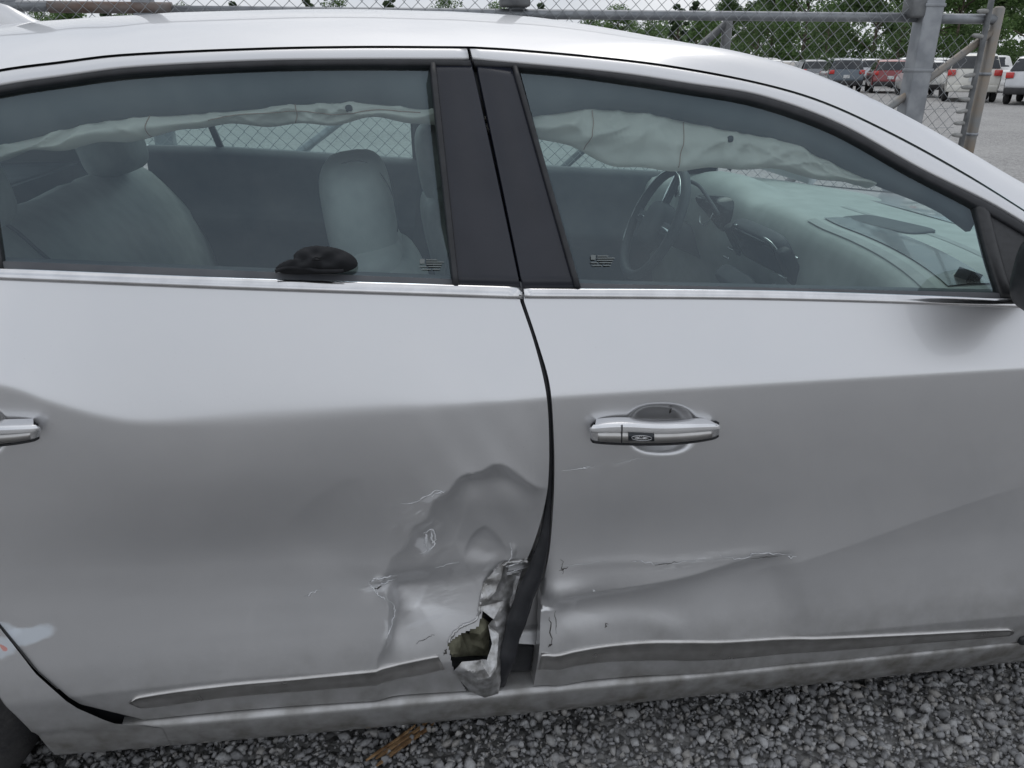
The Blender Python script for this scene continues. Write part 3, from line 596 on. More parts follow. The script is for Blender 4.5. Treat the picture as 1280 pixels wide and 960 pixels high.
# --- body side mouldings ------------------------------------------------------
def moulding(top, bot, mat, off=-.002):
    n = 80; A = on_side(top, n, dmg=True); B = on_side(bot, n, dmg=True)
    k = np.ones(9)/9
    for C in (A, B):
        yy = np.convolve(np.pad(C[:, 1], 4, 'edge'), k, 'valid'); C[:, 1] = np.minimum(yy, C[:, 1])+off
    return strip(A, B, [(0, -.01), (0, 0), (.04, .002), (.12, .003), (.16, .0016), (.55, .0010), (.92, .0014), (1, 0), (1, -.01)])
part('body_moulding', *moulding([(159, 884), (170, 877), (280, 864.5), (360, 857), (450, 846), (500, 839), (548, 829)], [(161, 886), (176, 892), (280, 881), (380, 872), (480, 861), (520, 855), (557, 846)], None), M['chrome_dirty'])
part('body_moulding', *moulding([(679, 825), (740, 817), (830, 807), (900, 804), (1050, 798), (1150, 793), (1262, 787), (1268, 789)], [(675, 844), (740, 837), (830, 831), (900, 827), (1050, 815), (1150, 806), (1262, 796), (1268, 793)], None), M['chrome_dirty'])
# --- greenhouse -----------------------------------------------------------------
def both(name, VF, mat, smooth=True, far_mat=None, near=True, parent=None):
    V, Fc = VF
    o = part(name, V, Fc, mat, parent, smooth) if near else None
    part(name, mir(V), [f[::-1] for f in Fc], far_mat or mat, None, smooth); return o
SEAM_R = [(-420, 225), (-300, 176), (-150, 122), (0, 90), (75, 80), (150, 71), (320, 63), (450, 60.5), (583, 61)]
SEAM_F = [(587, 61), (640, 64), (740, 72.7), (840, 85), (950, 106), (1028, 129), (1117, 170), (1206, 219), (1280, 265), (1380, 330)]
LOW_R = [(-420, 255), (-300, 201), (-150, 142), (0, 108), (80, 96), (161, 85.5), (320, 77), (450, 75), (586, 75)]
LOW_F = [(591, 75), (660, 81), (773, 92), (860, 105), (950, 120), (1046, 154), (1152, 212), (1234, 253), (1280, 280), (1380, 343)]
GLS_R = [(-400, 258), (-300, 212), (-150, 152), (0, 117), (80, 104.5), (161, 94), (320, 85), (450, 83), (541, 83)]
GLS_F = [(643, 86), (700, 90.5), (773, 100.5), (860, 114), (950, 130.5), (1046, 165), (1140, 217), (1224, 261)]
both('window_frame', strip(on_green(SEAM_R, 70), on_green(LOW_R, 70), ROUND), M['chrome_satin'] if 'chrome_satin' in M else M['paint'])
both('window_frame', strip(on_green(SEAM_F, 70), on_green(LOW_F, 70), ROUND), M['paint'])
both('window_seal', strip(on_green(LOW_R, 70, .002), on_green(GLS_R[:-1]+[(590, 84)], 70, .004), ROUND), M['rubber'])
both('window_seal', strip(on_green(LOW_F, 70, .002), on_green([(594, 84)]+GLS_F+[(1290, 300), (1380, 355)], 70, .004), ROUND), M['rubber'])
both('pillar_cover', strip(on_green([(541, 76), (571, 357)], 20, .002), on_green([(589, 75), (620, 214), (651, 359)], 20, .002), FLAT), M['gloss_black'])
both('pillar_cover', strip(on_green([(595, 76), (624, 214), (654, 360)], 20, .002), on_green([(643, 83), (681, 216), (722, 359)], 20, .002), FLAT), M['gloss_black'])
both('window_seal', strip(on_green([(537, 80), (566, 357)], 20, 0), on_green([(545, 80), (574, 357)], 20, 0), ROUND), M['rubber'])
both('window_seal', strip(on_green([(640, 84), (718, 359)], 20, 0), on_green([(647, 84), (726, 359)], 20, 0), ROUND), M['rubber'])
BEL_R = [(-420, 322), (-150, 330), (0, 335), (300, 347), (651, 358)]; BEL_F = [(654, 360), (960, 362.7), (1258, 373), (1345, 377)]
both('belt_moulding', strip(on_green(BEL_R, 60), on_green([(-420, 335), (-150, 345), (0, 350), (300, 362), (653, 374)], 60), ROUND), M['chrome'])
both('belt_moulding', strip(on_green(BEL_F, 60), on_green([(656, 373), (960, 375.5), (1258, 384.5), (1345, 389)], 60), ROUND), M['chrome'])
gap = strip(on_green([(-420, 333), (0, 348), (300, 360), (653, 372), (960, 374), (1345, 387)], 60, .002), on_green([(-420, 338), (0, 353.5), (300, 365), (653, 377), (960, 379), (1345, 393)], 60, .006), [(0, 0), (1, 0)])
both('belt_seal', gap, M['rubber'])
gz = on_green([(-400, 325), (-150, 331), (0, 336), (300, 348), (571, 357)], 60, .010)
both('side_window', strip(on_green(GLS_R, 60, .010), gz, [(0, 0), (.25, .001), (.5, .0015), (.75, .001), (1, 0)]), M['glass'], far_mat=M['glass_far'])
gz = on_green([(722, 361), (960, 364), (1258, 373)], 60, .010)
both('side_window', strip(on_green(GLS_F, 60, .010), gz, [(0, 0), (.25, .001), (.5, .0015), (.75, .001), (1, 0)]), M['glass'], far_mat=M['glass_far'])
both('window_divider', strip(on_green([(-44, 118), (-18, 336)], 16, .004), on_green([(-30, 116), (3, 336)], 16, .004), ROUND), M['black_plastic'])
both('window_divider', strip(on_green([(1220, 254), (1236, 320), (1253, 373)], 16, .004), on_green([(1238, 262), (1252, 320), (1268, 374)], 16, .004), ROUND), M['black_plastic'])
both('mirror_sail', strip(on_green([(1236, 262), (1290, 296), (1345, 330)], 20, .006), on_green([(1264, 373), (1300, 376), (1345, 379)], 20, .006), FLAT), M['black_plastic'])
# etched marking in the glass corner
def etch(x0, y0, rows):
    V, Fc = [], []
    for (dx, dy, w_, h_) in rows:
        q = on_green([(x0+dx, y0+dy), (x0+dx+w_, y0+dy), (x0+dx+w_, y0+dy+h_), (x0+dx, y0+dy+h_)], off=.0075); o = len(V); V += list(q); Fc.append((o, o+1, o+2, o+3))
    return V, Fc
for (x0, y0) in ((525, 325), (740, 320)):
    part('glass_marking', *etch(x0, y0, [(0, 0, 6, 6), (8, .5, 14, 1.3), (8, 3.2, 22, 1.3), (8, 6, 20, 1.3), (0, 9, 9, 1.2), (11, 9, 16, 1.2), (2, 12.5, 12, 1.2), (16, 12.5, 9, 1.2)]), M['etch'], smooth=False)

# --- roof, windscreen, rear glass: one lofted skin from seam to seam -------------------
seam = np.r_[on_green(SEAM_R, 70), on_green(SEAM_F, 70)]
rearx = np.array([(-2.0, .20, 1.13), (-1.75, .26, 1.19), (-1.45, .30, 1.275), (-1.2, .305, 1.33)])
rearx = rearx[rearx[:, 0] < seam[0, 0]-.12]
fronx = np.array([(1.55, .13, .965), (1.62, .13, .945)]); fronx = fronx[fronx[:, 0] > seam[-1, 0]+.03]
seam = np.r_[rearx, seam, fronx]
seam = catmull(seam[np.argsort(seam[:, 0])], 170)
SIL = np.array([(-300, 72), (-100, 45), (0, 35.5), (55, 28), (160, 20), (320, 13), (430, 11), (540, 14), (637, 20), (700, 25), (860, 51), (991, 85), (1122, 138), (1188, 177), (1254, 216), (1280, 232), (1400, 312)], float)
SILC = catmull(SIL, 300)
tt = np.r_[0, .012, .03, .055, .085, .12, np.linspace(.17, 1, 18)]
def section(p, zc):
    sh = .42*sstep(.35, 1.35, p[0])-.35*sstep(-.9, -1.6, p[0])
    w_ = float(sstep(.25, 1.0, p[0])); c = zc-p[2]
    y = p[1]+(YC-p[1])*tt; z = p[2]+.004+c*((1-w_)*(1-(1-tt)**2.5)+w_*np.sin(np.clip(tt/.10, 0, 1)*math.pi/2))-w_*.16*np.clip(tt-.10, 0, 1); x = p[0]+sh*(1-(1-tt)**1.8)
    return np.stack([x, y, z], -1)
crowns = []
for p in seam:
    lo, hi = .0, .30
    for _ in range(22):
        c = (lo+hi)/2; u, v = project(section(p, p[2]+c)); i = np.argmin(v); want = np.interp(u[i], SILC[:, 0], SILC[:, 1])
        if v[i] > want: lo = c
        else: hi = c
    crowns.append((lo+hi)/2)
crowns = np.clip(np.array(crowns), .03, .2); k = np.hanning(23)[1:-1]; k /= k.sum(); crowns = np.convolve(np.pad(crowns, 10, 'edge'), k, 'valid')
half = np.array([section(p, p[2]+c) for p, c in zip(seam, crowns)])               # stations x samples x 3
full = np.concatenate([half, mir(half[:, ::-1].reshape(-1, 3)).reshape(half.shape)[:, 1:]], 1)
ns, nc = full.shape[:2]
def skin(name, keep, mat, dz=0.0, parent=None):
    V = full.reshape(-1, 3)+np.array((0, 0, dz)); Fc = []
    for i in range(ns-1):
        for j in range(nc-1):
            a = i*nc+j; x = full[i:i+2, j:j+2, 0].mean(); xs_ = seam[i, 0]; jj = min(j, nc-2-j)
            if keep(xs_, jj): Fc.append((a, a+nc, a+nc+1, a+1))
    used = sorted({i for f in Fc for i in f}); mp_ = {o: n for n, o in enumerate(used)}
    return part(name, V[used], [tuple(mp_[i] for i in f) for f in Fc], mat, parent)
isw = lambda x, j: x > .72 and j >= 5
isr = lambda x, j: x < -1.05 and j >= 5
roof = skin('roof', lambda x, j: not isw(x, j) and not isr(x, j), M['paint'])
skin('windscreen', isw, M['glass_far']); skin('rear_window', isr, M['glass'])
skin('headliner', lambda x, j: x < .70 and not isr(x, j) and j >= 2, M['headliner'], -.035)
# dark roof ditch under the seam
both('roof_seam', strip(np.r_[on_green(SEAM_R, 60, .0), on_green(SEAM_F, 60, .0)], np.r_[on_green(SEAM_R, 60, .02), on_green(SEAM_F, 60, .02)]+np.array((0, 0, .010)), [(0, -.001), (1, -.001)]), M['rubber'])
# inner trim along roof rail, A-pillar and B-pillar (inside faces)
tr = strip(np.r_[on_green(SEAM_R, 60, .03), on_green(SEAM_F, 60, .03)], np.r_[on_green([(x, y+4) for x, y in GLS_R], 60, .03), on_green([(x, y+4) for x, y in GLS_F]+[(1330, 335)], 60, .03)], [(-.3, -.05), (0, 0), (1, 0), (1, .02)])
both('roof_rail_trim', tr, M['headliner'])
tr = strip(np.r_[on_green(SEAM_R, 60, .034), on_green(SEAM_F[:8], 60, .034)], np.r_[on_green([(x, y+40) for x, y in GLS_R], 60, .036), on_green([(x, y+40) for x, y in GLS_F], 60, .036)], [(0, .01), (0, 0), (.5, .012), (.9, .01), (1, 0)])
part('curtain_airbag', mir(tr[0]), tr[1], M['airbag'])
both('pillar_trim', strip(on_green([(541, 80), (571, 357)], 12, .03), on_green([(646, 80), (722, 359)], 12, .03), [(0, .02), (0, 0), (.2, -.02), (.8, -.02), (1, 0), (1, .02)]), M['headliner'])
# padded rail cover between the near frame and the curtain airbag
def rail_cover(gl, tp):
    return strip(on_green(gl, 70, .030), on_green(tp, 70, .050), [(-.2, 0), (0, 0), (.3, .010), (.7, .012), (1, .002), (1.02, -.015)])
part('roof_rail_cover', *rail_cover([(-100, 135), (0, 112), (161, 89), (320, 80), (450, 78), (541, 78), (643, 81), (773, 95), (860, 109), (950, 126), (1046, 160), (1140, 212), (1200, 243), (1232, 262)], [(-100, 215), (0, 182), (100, 156), (200, 146), (330, 137), (440, 130), (560, 142), (640, 149), (760, 137), (840, 146), (910, 161), (1010, 184), (1112, 232), (1195, 268), (1236, 296)]), M['headliner'])
# C-pillar side, boot lid, bonnet, bumpers
cx_ = np.linspace(-2.0, float(on_green([(-400, 260)])[0][0]), 20); V = []
for s in np.linspace(0, 1, 10):
    for x in cx_:
        zt = np.interp(x, seam[:, 0], seam[:, 2]); zb = zbelt(x)-.01; yt = np.interp(x, seam[:, 0], seam[:, 1]); yb = float(ygreen(x, zb)); V.append((x, yb+(yt-yb)*s-.015*math.sin(math.pi*s), zb+(zt+.003-zb)*s))
both('c_pillar', (V, grid_faces(20, 10)), M['paint'])
def deck(name, xs_, prof, edge):
    V = []
    for x in xs_:
        for t in np.linspace(0, 1, 25): V.append((x, edge(x)+(2*YC-2*edge(x))*t, prof(x)+.03*(1-(2*t-1)**2)))
    return part(name, V, grid_faces(25, len(xs_)), M['paint'])
deck('bonnet', np.linspace(1.50, 2.62, 14), lambda x: .972-(x-1.365)*.109, lambda x: .050+float(bow(x)))
deck('boot_lid', np.linspace(-2.42, -1.55, 12), lambda x: np.interp(x, (-2.42, -1.55), (1.09, 1.112)), lambda x: .05+float(bow(x)))
for nm, x0, sg, zt in (('front_bumper', 2.6, 1, .80), ('rear_bumper', -2.36, -1, 1.1)):
    V = []
    for z in np.linspace(.2, zt, 12):
        for t in np.linspace(0, 1, 25): V.append((x0+sg*(.16*(1-(2*t-1)**4)+.05*math.sin(math.pi*(z-.2)/(zt-.2))), .16+(2*YC-.32)*t, z))
    part(nm, V, grid_faces(25, 12), M['paint'])
# shark-fin aerial on the roof
fin = []
c0 = at(57, 29, .80)
prof_f = [(0, 0, .030), (-.02, .008, .028), (-.045, .022, .024), (-.065, .033, .018), (-.08, .037, .012), (-.10, .036, .009), (-.135, .030, .006)]
V = []
for dx, h, wd in prof_f:
    for a in np.linspace(0, math.pi, 11): V.append((c0[0]+dx, c0[1]+wd*math.cos(a), c0[2]-.012+(h+.012)*math.sin(a)**.7))
part('aerial_fin', V, grid_faces(11, len(prof_f)), M['paint'])

# --- wing mirror --------------------------------------------------------------------
def superell(c, r, e1=.6, e2=.6, nu=28, nv=18, rot=None, taper=None):
    V = []; sp_ = lambda x, e: math.copysign(abs(x)**e, x)
    for j in range(nv):
        ph = -math.pi/2+math.pi*j/(nv-1)
        for i in range(nu):
            th = 2*math.pi*i/nu
            p = Vector((r[0]*sp_(math.cos(ph), e1)*sp_(math.cos(th), e2), r[1]*sp_(math.cos(ph), e1)*sp_(math.sin(th), e2), r[2]*sp_(math.sin(ph), e1)))
            if taper: p.x *= 1+taper*p.z/r[2]
            if rot: p = rot @ p
            V.append((c[0]+p.x, c[1]+p.y, c[2]+p.z))
    return V, grid_faces(nu, nv, closed_u=True)
RY = lambda a: Matrix.Rotation(math.radians(a), 3, 'Y')
RZ = lambda a: Matrix.Rotation(math.radians(a), 3, 'Z')
mc = at(1347, 348, -.055)
mo = part('wing_mirror', *superell(mc, (.055, .095, .072), .55, .6, rot=RZ(10)), M['black_plastic'])
part('mirror_cap', *superell(mc+np.array((.018, -.004, .012)), (.052, .098, .066), .55, .6, rot=RZ(10)), M['gloss_black'])
part('mirror_arm', *box((mc[0]+.03, .025, mc[2]-.045), (.05, .10, .03), .01), M['black_plastic'])

# --- wheels ---------------------------------------------------------------------
def wheel(x, y, z, side):
    R = .335; prof = [(.20, .085), (.235, .105), (.28, .112), (.315, .104), (.330, .085), (.335, .05), (.335, -.05), (.33, -.085), (.315, -.104), (.28, -.112), (.2, -.09)]
    n = 64; V = [(x+r*math.cos(2*math.pi*k/n), y-side*d, z+r*math.sin(2*math.pi*k/n)) for r, d in prof for k in range(n)]
    w_ = part('wheel', V, grid_faces(n, len(prof), closed_u=True), M['tyre'])
    ps = [(.0, .03), (.05, .035), (.06, .03), (.19, .045), (.205, .075), (.222, .092), (.226, .085), (.2, -.05)]
    V = [(x+r*math.cos(2*math.pi*k/n), y-side*d*(1 if r < .06 or r > .19 or (k % 13) < 6 else .2), z+r*math.sin(2*math.pi*k/n)) for r, d in ps for k in range(n)]
    part('rim', V, grid_faces(n, len(ps), closed_u=True), M['alloy'], w_)
    V = []
    for k in range(n//2+1):                                            # wheel-arch liner
        a = math.radians(-38)+math.radians(256)*k/(n//2); V += [(x+(.40 if side > 0 else .385)*math.cos(a), y-side*.115+side*d, z+.40*math.sin(a)) for d in (0, .32)]
    V2 = len(V); 
    part('arch_liner', V, grid_faces(2, n//2+1), M['black_plastic'])
    part('arch_liner', [(x+.39*math.cos(2*math.pi*k/32), y+side*.2, z+.39*math.sin(2*math.pi*k/32)) for k in range(32)], [tuple(range(32))], M['black_plastic'], smooth=False)
wheel(WHX, .195, WR[1], 1); wheel(*WF[:1], .195, WF[1], 1); wheel(WR[0], 2*YC-.195, WR[1], -1); wheel(WF[0], 2*YC-.195, WF[1], -1)

# --- interior ---------------------------------------------------------------------
part('floor_pan', *box((.35, YC, .235), (3.2, 1.5, .03)), M['black_plastic'], smooth=False)
part('bulkhead', *box((1.62, YC, .58), (.03, 1.5, .66)), M['black_plastic'], smooth=False)
part('bulkhead', *box((-.98, YC, .66), (.03, 1.5, .86)), M['leather_dark'], smooth=False)
part('parcel_shelf', *box((-1.35, YC, 1.08), (.74, 1.4, .03), .01), M['leather_dark'])
def trim(x0, x1, name='door_trim'):
    xs_ = np.linspace(x0, x1, 24); pr = [(.016, -.004), (.024, .012), (.06, .010), (.082, -.012), (.085, -.10), (.10, -.18), (.16, -.21), (.16, -.25), (.10, -.29), (.10, -.75)]
    V = [(x, .045+float(bow(x))+y, max(.25, zbelt(x)+z)) for (y, z) in pr for x in xs_]
    return V, grid_faces(24, len(pr))
both('door_trim', trim(-.80, .12), M['leather_dark']); both('door_trim', trim(.26, 1.34), M['leather_dark'])
both('pillar_trim', trim(.12, .26), M['leather_dark'])
far_door = lambda x0, x1: ([(x, 2*YC-float(flank(x, z, dmg=False)), z) for z in np.linspace(.26, 1.1, 24) for x in np.linspace(x0, x1, 30) for z in [min(z, zbelt(x))]], grid_faces(30, 24))
part('rear_door', *far_door(-.80, .20), M['paint']); part('front_door', *far_door(.21, 1.42), M['paint'])
xs_ = np.linspace(-.47, 1.41, 30); part('sill', mir([(x, y+float(bow(x)), zledge(x)+z) for (y, z) in SEC for x in xs_]), grid_faces(30, len(SEC)), M['paint'])
def seat(y, dx=0.0, mat=None):
    s = part('front_seat', *superell((.02+dx, y, .74), (.105, .255, .30), .45, .5, rot=RY(-13)), M['leather'])
    part('headrest', *superell((-.062+dx, y, 1.105), (.070, .150, .118), .55, .62, rot=RY(-6), taper=.0), M['leather'], s)
    part('headrest', *superell((-.035+dx, y, 1.0), (.062, .185, .065), .5, .6, rot=RY(-10)), M['leather'], s)
    part('cushion', *superell((.30+dx, y, .47), (.30, .26, .11), .4, .45), M['leather'], s)
    pa = [(.0195*math.sin(t)-.062+dx-.071*math.cos(0.4*math.sin(t*1)), y-.10+.2*t/6.28, 1.0+.17*math.sin(t/2)) for t in np.linspace(0, 6.28, 40)]
    return s
seat(.50); seat(1.36, .22)
for dy_ in (-.10, .10):
    part('headrest_seam', *tube([(-.062+.0735*math.cos(a), .50+dy_*.0+dy_, 1.105+.113*math.sin(a)) for a in np.linspace(-.2, 2.6, 20)], .0012, 5), M['leather_dark'])
def bench():
    prof = np.array([(-.66, 1.16), (-.60, 1.20), (-.545, 1.185), (-.49, 1.12), (-.435, 1.04), (-.39, .94), (-.36, .80), (-.35, .62), (-.30, .52), (-.05, .50), (.0, .45), (-.02, .36), (-.4, .33), (-.75, .4), (-.80, .8), (-.74, 1.05)])
    prof = prof*np.array((1, .92))+np.array((-.25, -.01)); cen = prof.mean(0); V = []; ys = [(.15, .0), (.155, .8), (.18, .94), (.24, 1.0), (.60, 1.0), (.66, .97), (.72, 1.0), (YC, .98)]
    ys = ys+[(2*YC-y, s) for y, s in ys[:-1][::-1]]
    P = catmull(np.r_[prof, prof[:1]], 60)[:-1]
    for y, s in ys:
        for p in P: q = cen+(p-cen)*s; V.append((q[0], y, q[1]))
    o = part('rear_seat', V, grid_faces(len(P), len(ys), closed_u=True), M['leather'])
    for y in (.46, 1.40): part('headrest', *superell((-.80, y, 1.165), (.075, .13, .085), .5, .55, rot=RY(-12)), M['leather'], o)
    for y in (.30, .62):
        pa = catmull([(-.85, y, 1.098), (-.79, y, 1.082), (-.736, y, 1.022), (-.68, y, .949), (-.635, y, .857), (-.605, y, .73)], 30); part('piping', *tube(pa, .004, 6), M['leather_dark'], o)
bench()
# dashboard
dp = catmull([(1.72, .955), (1.5, .985), (1.28, .998), (1.12, .996), (1.085, .987), (1.068, .962), (1.06, .91), (1.05, .85), (1.06, .79), (1.09, .70), (1.12, .5)], 50)
ys = np.linspace(.115, 2*YC-.115, 60); V = []
for y in ys:
    bowd = .26*max(0, (abs(y-YC)-.22)/.6)**2; hood = math.exp(-((y-1.36)/.17)**4); cent = math.exp(-((y-YC)/.16)**4)
    for x, z in dp:
        hz = hood*.055*math.exp(-((x-1.13)/.10)**2)+cent*.012*math.exp(-((x-1.1)/.1)**2); V.append((x-bowd*.5-hood*.05*math.exp(-((x-1.05)/.06)**2)-cent*.012*math.exp(-((z-.88)/.08)**2), y, z+hz))
dash = part('dashboard', V, grid_faces(50, 60), M['dash'])
def dash_pt(y, k): return np.array(V[int(np.clip(round((y-ys[0])/(ys[1]-ys[0])), 0, 59))*50+k])
dV = [np.array(v) for v in V]
def dash_band(y0, y1, k0, k1, off, n=40):
    A, B = [], []
    for y in np.linspace(y0, y1, n):
        i = (y-ys[0])/(ys[1]-ys[0]); i0 = int(min(i, 58)); f = i-i0
        A.append(dV[i0*50+k0]*(1-f)+dV[(i0+1)*50+k0]*f); B.append(dV[i0*50+k1]*(1-f)+dV[(i0+1)*50+k1]*f)
    A, B = np.array(A)+off, np.array(B)+off
    Vb = list(A)+list((A+B)/2+np.array(off)*.6)+list(B); return Vb, grid_faces(n, 3)
part('dash_trim_band', *dash_band(.15, .80, 21, 25, np.array((-.003, 0, .003))), M['trim_wood'], dash)
part('dash_trim_line', *dash_band(.15, .80, 26, 27, np.array((-.003, 0, .002))), M['leather'], dash)
part('dash_seam', *dash_band(.13, 1.0, 17, 18, np.array((-.001, 0, .001))), M['leather'], dash)
part('dash_speaker', *superell((1.27, .72, .999), (.055, .12, .006), .4, .4, rot=RZ(12)), M['leather_dark'], dash)
vt = at(1204, 342, .19)
for k in range(5): part('vent_slat', *box((vt[0]-.012+.006*k+.012, vt[1]+.0, vt[2]-.002*k), (.0035, .034, .020), .001, rot=RY(25)), M['rubber'], dash, smooth=False)
part('vent_frame', *superell((vt[0]+.012, vt[1]+.01, vt[2]-.012), (.024, .024, .008), .5, .5, rot=RY(-20)), M['dash'], dash)
# instrument binnacle, centre screen, steering wheel
part('instrument_binnacle', *superell((1.055, 1.34, .935), (.045, .165, .068), .5, .5, rot=RY(-20)), M['screen'], dash)
for gy in (1.27, 1.41):
    gc = Vector((1.008, gy, .945)); gr_ = Matrix.Rotation(math.radians(-70), 3, 'Y')
    part('gauge_ring', *tube([tuple(gc+gr_ @ Vector((.045*math.cos(a), .045*math.sin(a), 0))) for a in np.linspace(0, 2*math.pi, 33)], .003, 6, caps=False), M['chrome'], dash)
hd = [(1.02-.05*math.exp(-((y-1.34)/.2)**6), y, 1.03-.09*abs((y-1.34)/.2)**3) for y in np.linspace(1.15, 1.53, 24)]
part('binnacle_edge', *tube(hd, .006, 8), M['leather_dark'], dash)
sc = np.array((1.045, .93, .885))
part('centre_screen', *superell(sc, (.022, .145, .075), .3, .45, rot=RY(-32)), M['screen'], dash)
part('screen_bezel', *superell(sc+np.array((.014, 0, -.004)), (.024, .162, .090), .3, .5, rot=RY(-32)), M['leather_dark'], dash)
part('bezel_trim', *tube([tuple(Vector(tuple(sc))+RY(-32) @ Vector((-.008, .152*math.copysign(abs(math.cos(a))**.5, math.cos(a)), .082*math.copysign(abs(math.sin(a))**.5, math.sin(a))))) for a in np.linspace(-.9, 1.2, 24)]+[], .004, 6), M['chrome'], dash)
part('bezel_trim', *tube([tuple(Vector(tuple(sc))+RY(-32) @ Vector((-.008, .152*math.copysign(abs(math.cos(a))**.5, math.cos(a)), .082*math.copysign(abs(math.sin(a))**.5, math.sin(a))))) for a in np.linspace(1.9, 4.0, 24)], .004, 6), M['chrome'], dash)
part('console_panel', *superell(sc+np.array((-.03, 0, -.13)), (.03, .12, .09), .3, .5, rot=RY(-40)), M['leather_dark'], dash)
for s_ in (-1, 1):
    part('console_vent', *superell(sc+np.array((.0, .168*s_, -.008)), (.018, .026, .068), .35, .45, rot=RY(-32)), M['rubber'], dash)
    for k in range(4): part('vent_slat', *superell(sc+np.array((-.018+.012*k-.018, .168*s_, -.05+.026*k)), (.004, .022, .003), .5, .5, rot=RY(-32)), M['chrome'], dash)
wc = Vector((.86, 1.36, .895)); wrot = Matrix.Rotation(math.radians(-66), 3, 'Y')
ring = [tuple(wc+wrot @ Vector((.183*math.cos(a), .183*math.sin(a), 0))) for a in np.linspace(0, 2*math.pi, 65)]
sw = part('steering_wheel', *tube(ring, .0165, 10, caps=False), M['leather_dark'])
ring2 = [tuple(wc+wrot @ Vector((.178*math.cos(a), .178*math.sin(a), .0165))) for a in np.linspace(-.9, 2.2, 40)]
part('wheel_trim', *tube(ring2, .003, 6), M['chrome'], sw)
part('wheel_hub', *superell(tuple(wc+wrot @ Vector((0, 0, -.012))), (.075, .085, .03), .5, .6, rot=wrot), M['leather_dark'], sw)
for a in (0, 180, 270):
    d = wrot @ (Matrix.Rotation(math.radians(a), 3, 'Z') @ Vector((0, .115, -.006)))
    part('spoke', *box(tuple(wc+d), (.042, .12, .018), .006, rot=wrot @ Matrix.Rotation(math.radians(a), 3, 'Z')), M['leather_dark'] if a else M['leather_dark'], sw)
    part('spoke_trim', *box(tuple(wc+d+wrot @ Vector((0, 0, .011))), (.012, .10, .006), .002, rot=wrot @ Matrix.Rotation(math.radians(a), 3, 'Z')), M['chrome'], sw)
part('steering_column', *tube([tuple(wc+wrot @ Vector((0, 0, -.03))), tuple(wc+wrot @ Vector((0, 0, -.22)))], .045, 14), M['leather_dark'])
part('rear_view_mirror', *superell((.80, YC, 1.20), (.02, .12, .032), .5, .5), M['black_plastic'])
# belts and far pillar details
part('seat_belt', *strip([(.17, .30, 1.22), (.10, .33, 1.05), (.05, .33, .7)], [(.205, .29, 1.22), (.14, .31, 1.05), (.10, .31, .7)], [(0, 0), (1, 0)]), M['headliner'])
part('seat_belt', *strip([(.15, 1.56, 1.24), (.10, 1.54, 1.05), (.05, 1.52, .7)], [(.19, 1.57, 1.24), (.14, 1.55, 1.05), (.10, 1.53, .7)], [(0, 0), (1, 0)]), M['headliner'])
# curtain airbag hanging inside the near windows
TOP = [(-70, 195), (0, 176), (90, 152), (200, 141), (330, 131), (440, 124), (500, 128), (560, 136), (640, 143), (690, 134), (760, 131), (840, 140), (910, 155), (960, 168), (1010, 178), (1060, 205), (1112, 226)]
BOT = [(-70, 220), (0, 199), (60, 192), (150, 180), (185, 176), (225, 164), (300, 161), (400, 160), (480, 152), (560, 165), (640, 176), (690, 178), (740, 196), (790, 215), (850, 219), (920, 218), (970, 217), (1020, 224), (1060, 232), (1113, 243)]
n, m = 220, 26
A = on_green(TOP, n, .055); B = on_green(BOT, n, .055); V = []
wrng = np.random.default_rng(3); fold = [(wrng.uniform(0, 1), wrng.uniform(-3.4, 3.4), wrng.uniform(.003, .011), wrng.uniform(.003, .014)) for _ in range(70)]
for j in range(m):
    t = j/(m-1)
    for i in range(n):
        s = i/(n-1); p = A[i]+(B[i]-A[i])*t
        d = -.030*math.sin(math.pi*t)**.7
        for (c, sl, amp, wd) in fold:
            x = s-c-sl*(t-.5)*.035; d -= amp*2.0*(math.exp(-abs(x)/wd)-.35*math.exp(-(x/(2.5*wd))**2))*math.sin(math.pi*min(1, .15+t*.85))
        d -= .006*math.sin(9*t+14*s)*math.sin(math.pi*t)
        V.append((p[0], p[1]+d+.02, p[2]+.004*math.sin(37*s+3*t)*math.sin(math.pi*t)+.003*math.sin(83*s+2)*t))
back = [(x, y+.035, z) for x, y, z in V]
bag = part('curtain_airbag', V+back, grid_faces(n, m)+[f[::-1] for f in grid_faces(n, m, n*m)], M['airbag'])
bag['label'] = 'deployed off white curtain airbag hanging behind the side windows'
Va = np.array(V).reshape(m, n, 3)
for i, j0, j1 in ((45, 3, 25), (132, 2, 24), (150, 4, 25), (172, 3, 24), (80, 2, 24)):
    part('airbag_seam', *tube([Va[j, i]*(1-.5-.4*math.sin(j*.22+i))+Va[j, i+1]*(.5+.4*math.sin(j*.22+i))+np.array((0, -.002, 0)) for j in range(j0, j1)], .0009, 5), M['stitch'], bag)
hl = np.linspace(60, 110, 50).astype(int); part('airbag_seam', *tube([Va[12, k]*(.5+.5*math.sin(k*.1))+Va[13, k]*(.5-.5*math.sin(k*.1))+np.array((0, -.002, 0)) for k in hl], .0009, 5), M['stitch'], bag)
for i in (93, 183): part('airbag_button', *superell(tuple(Va[8, i]+np.array((0, -.004, 0))), (.006, .003, .006), .8, .8, 12, 8), M['rubber'], bag)
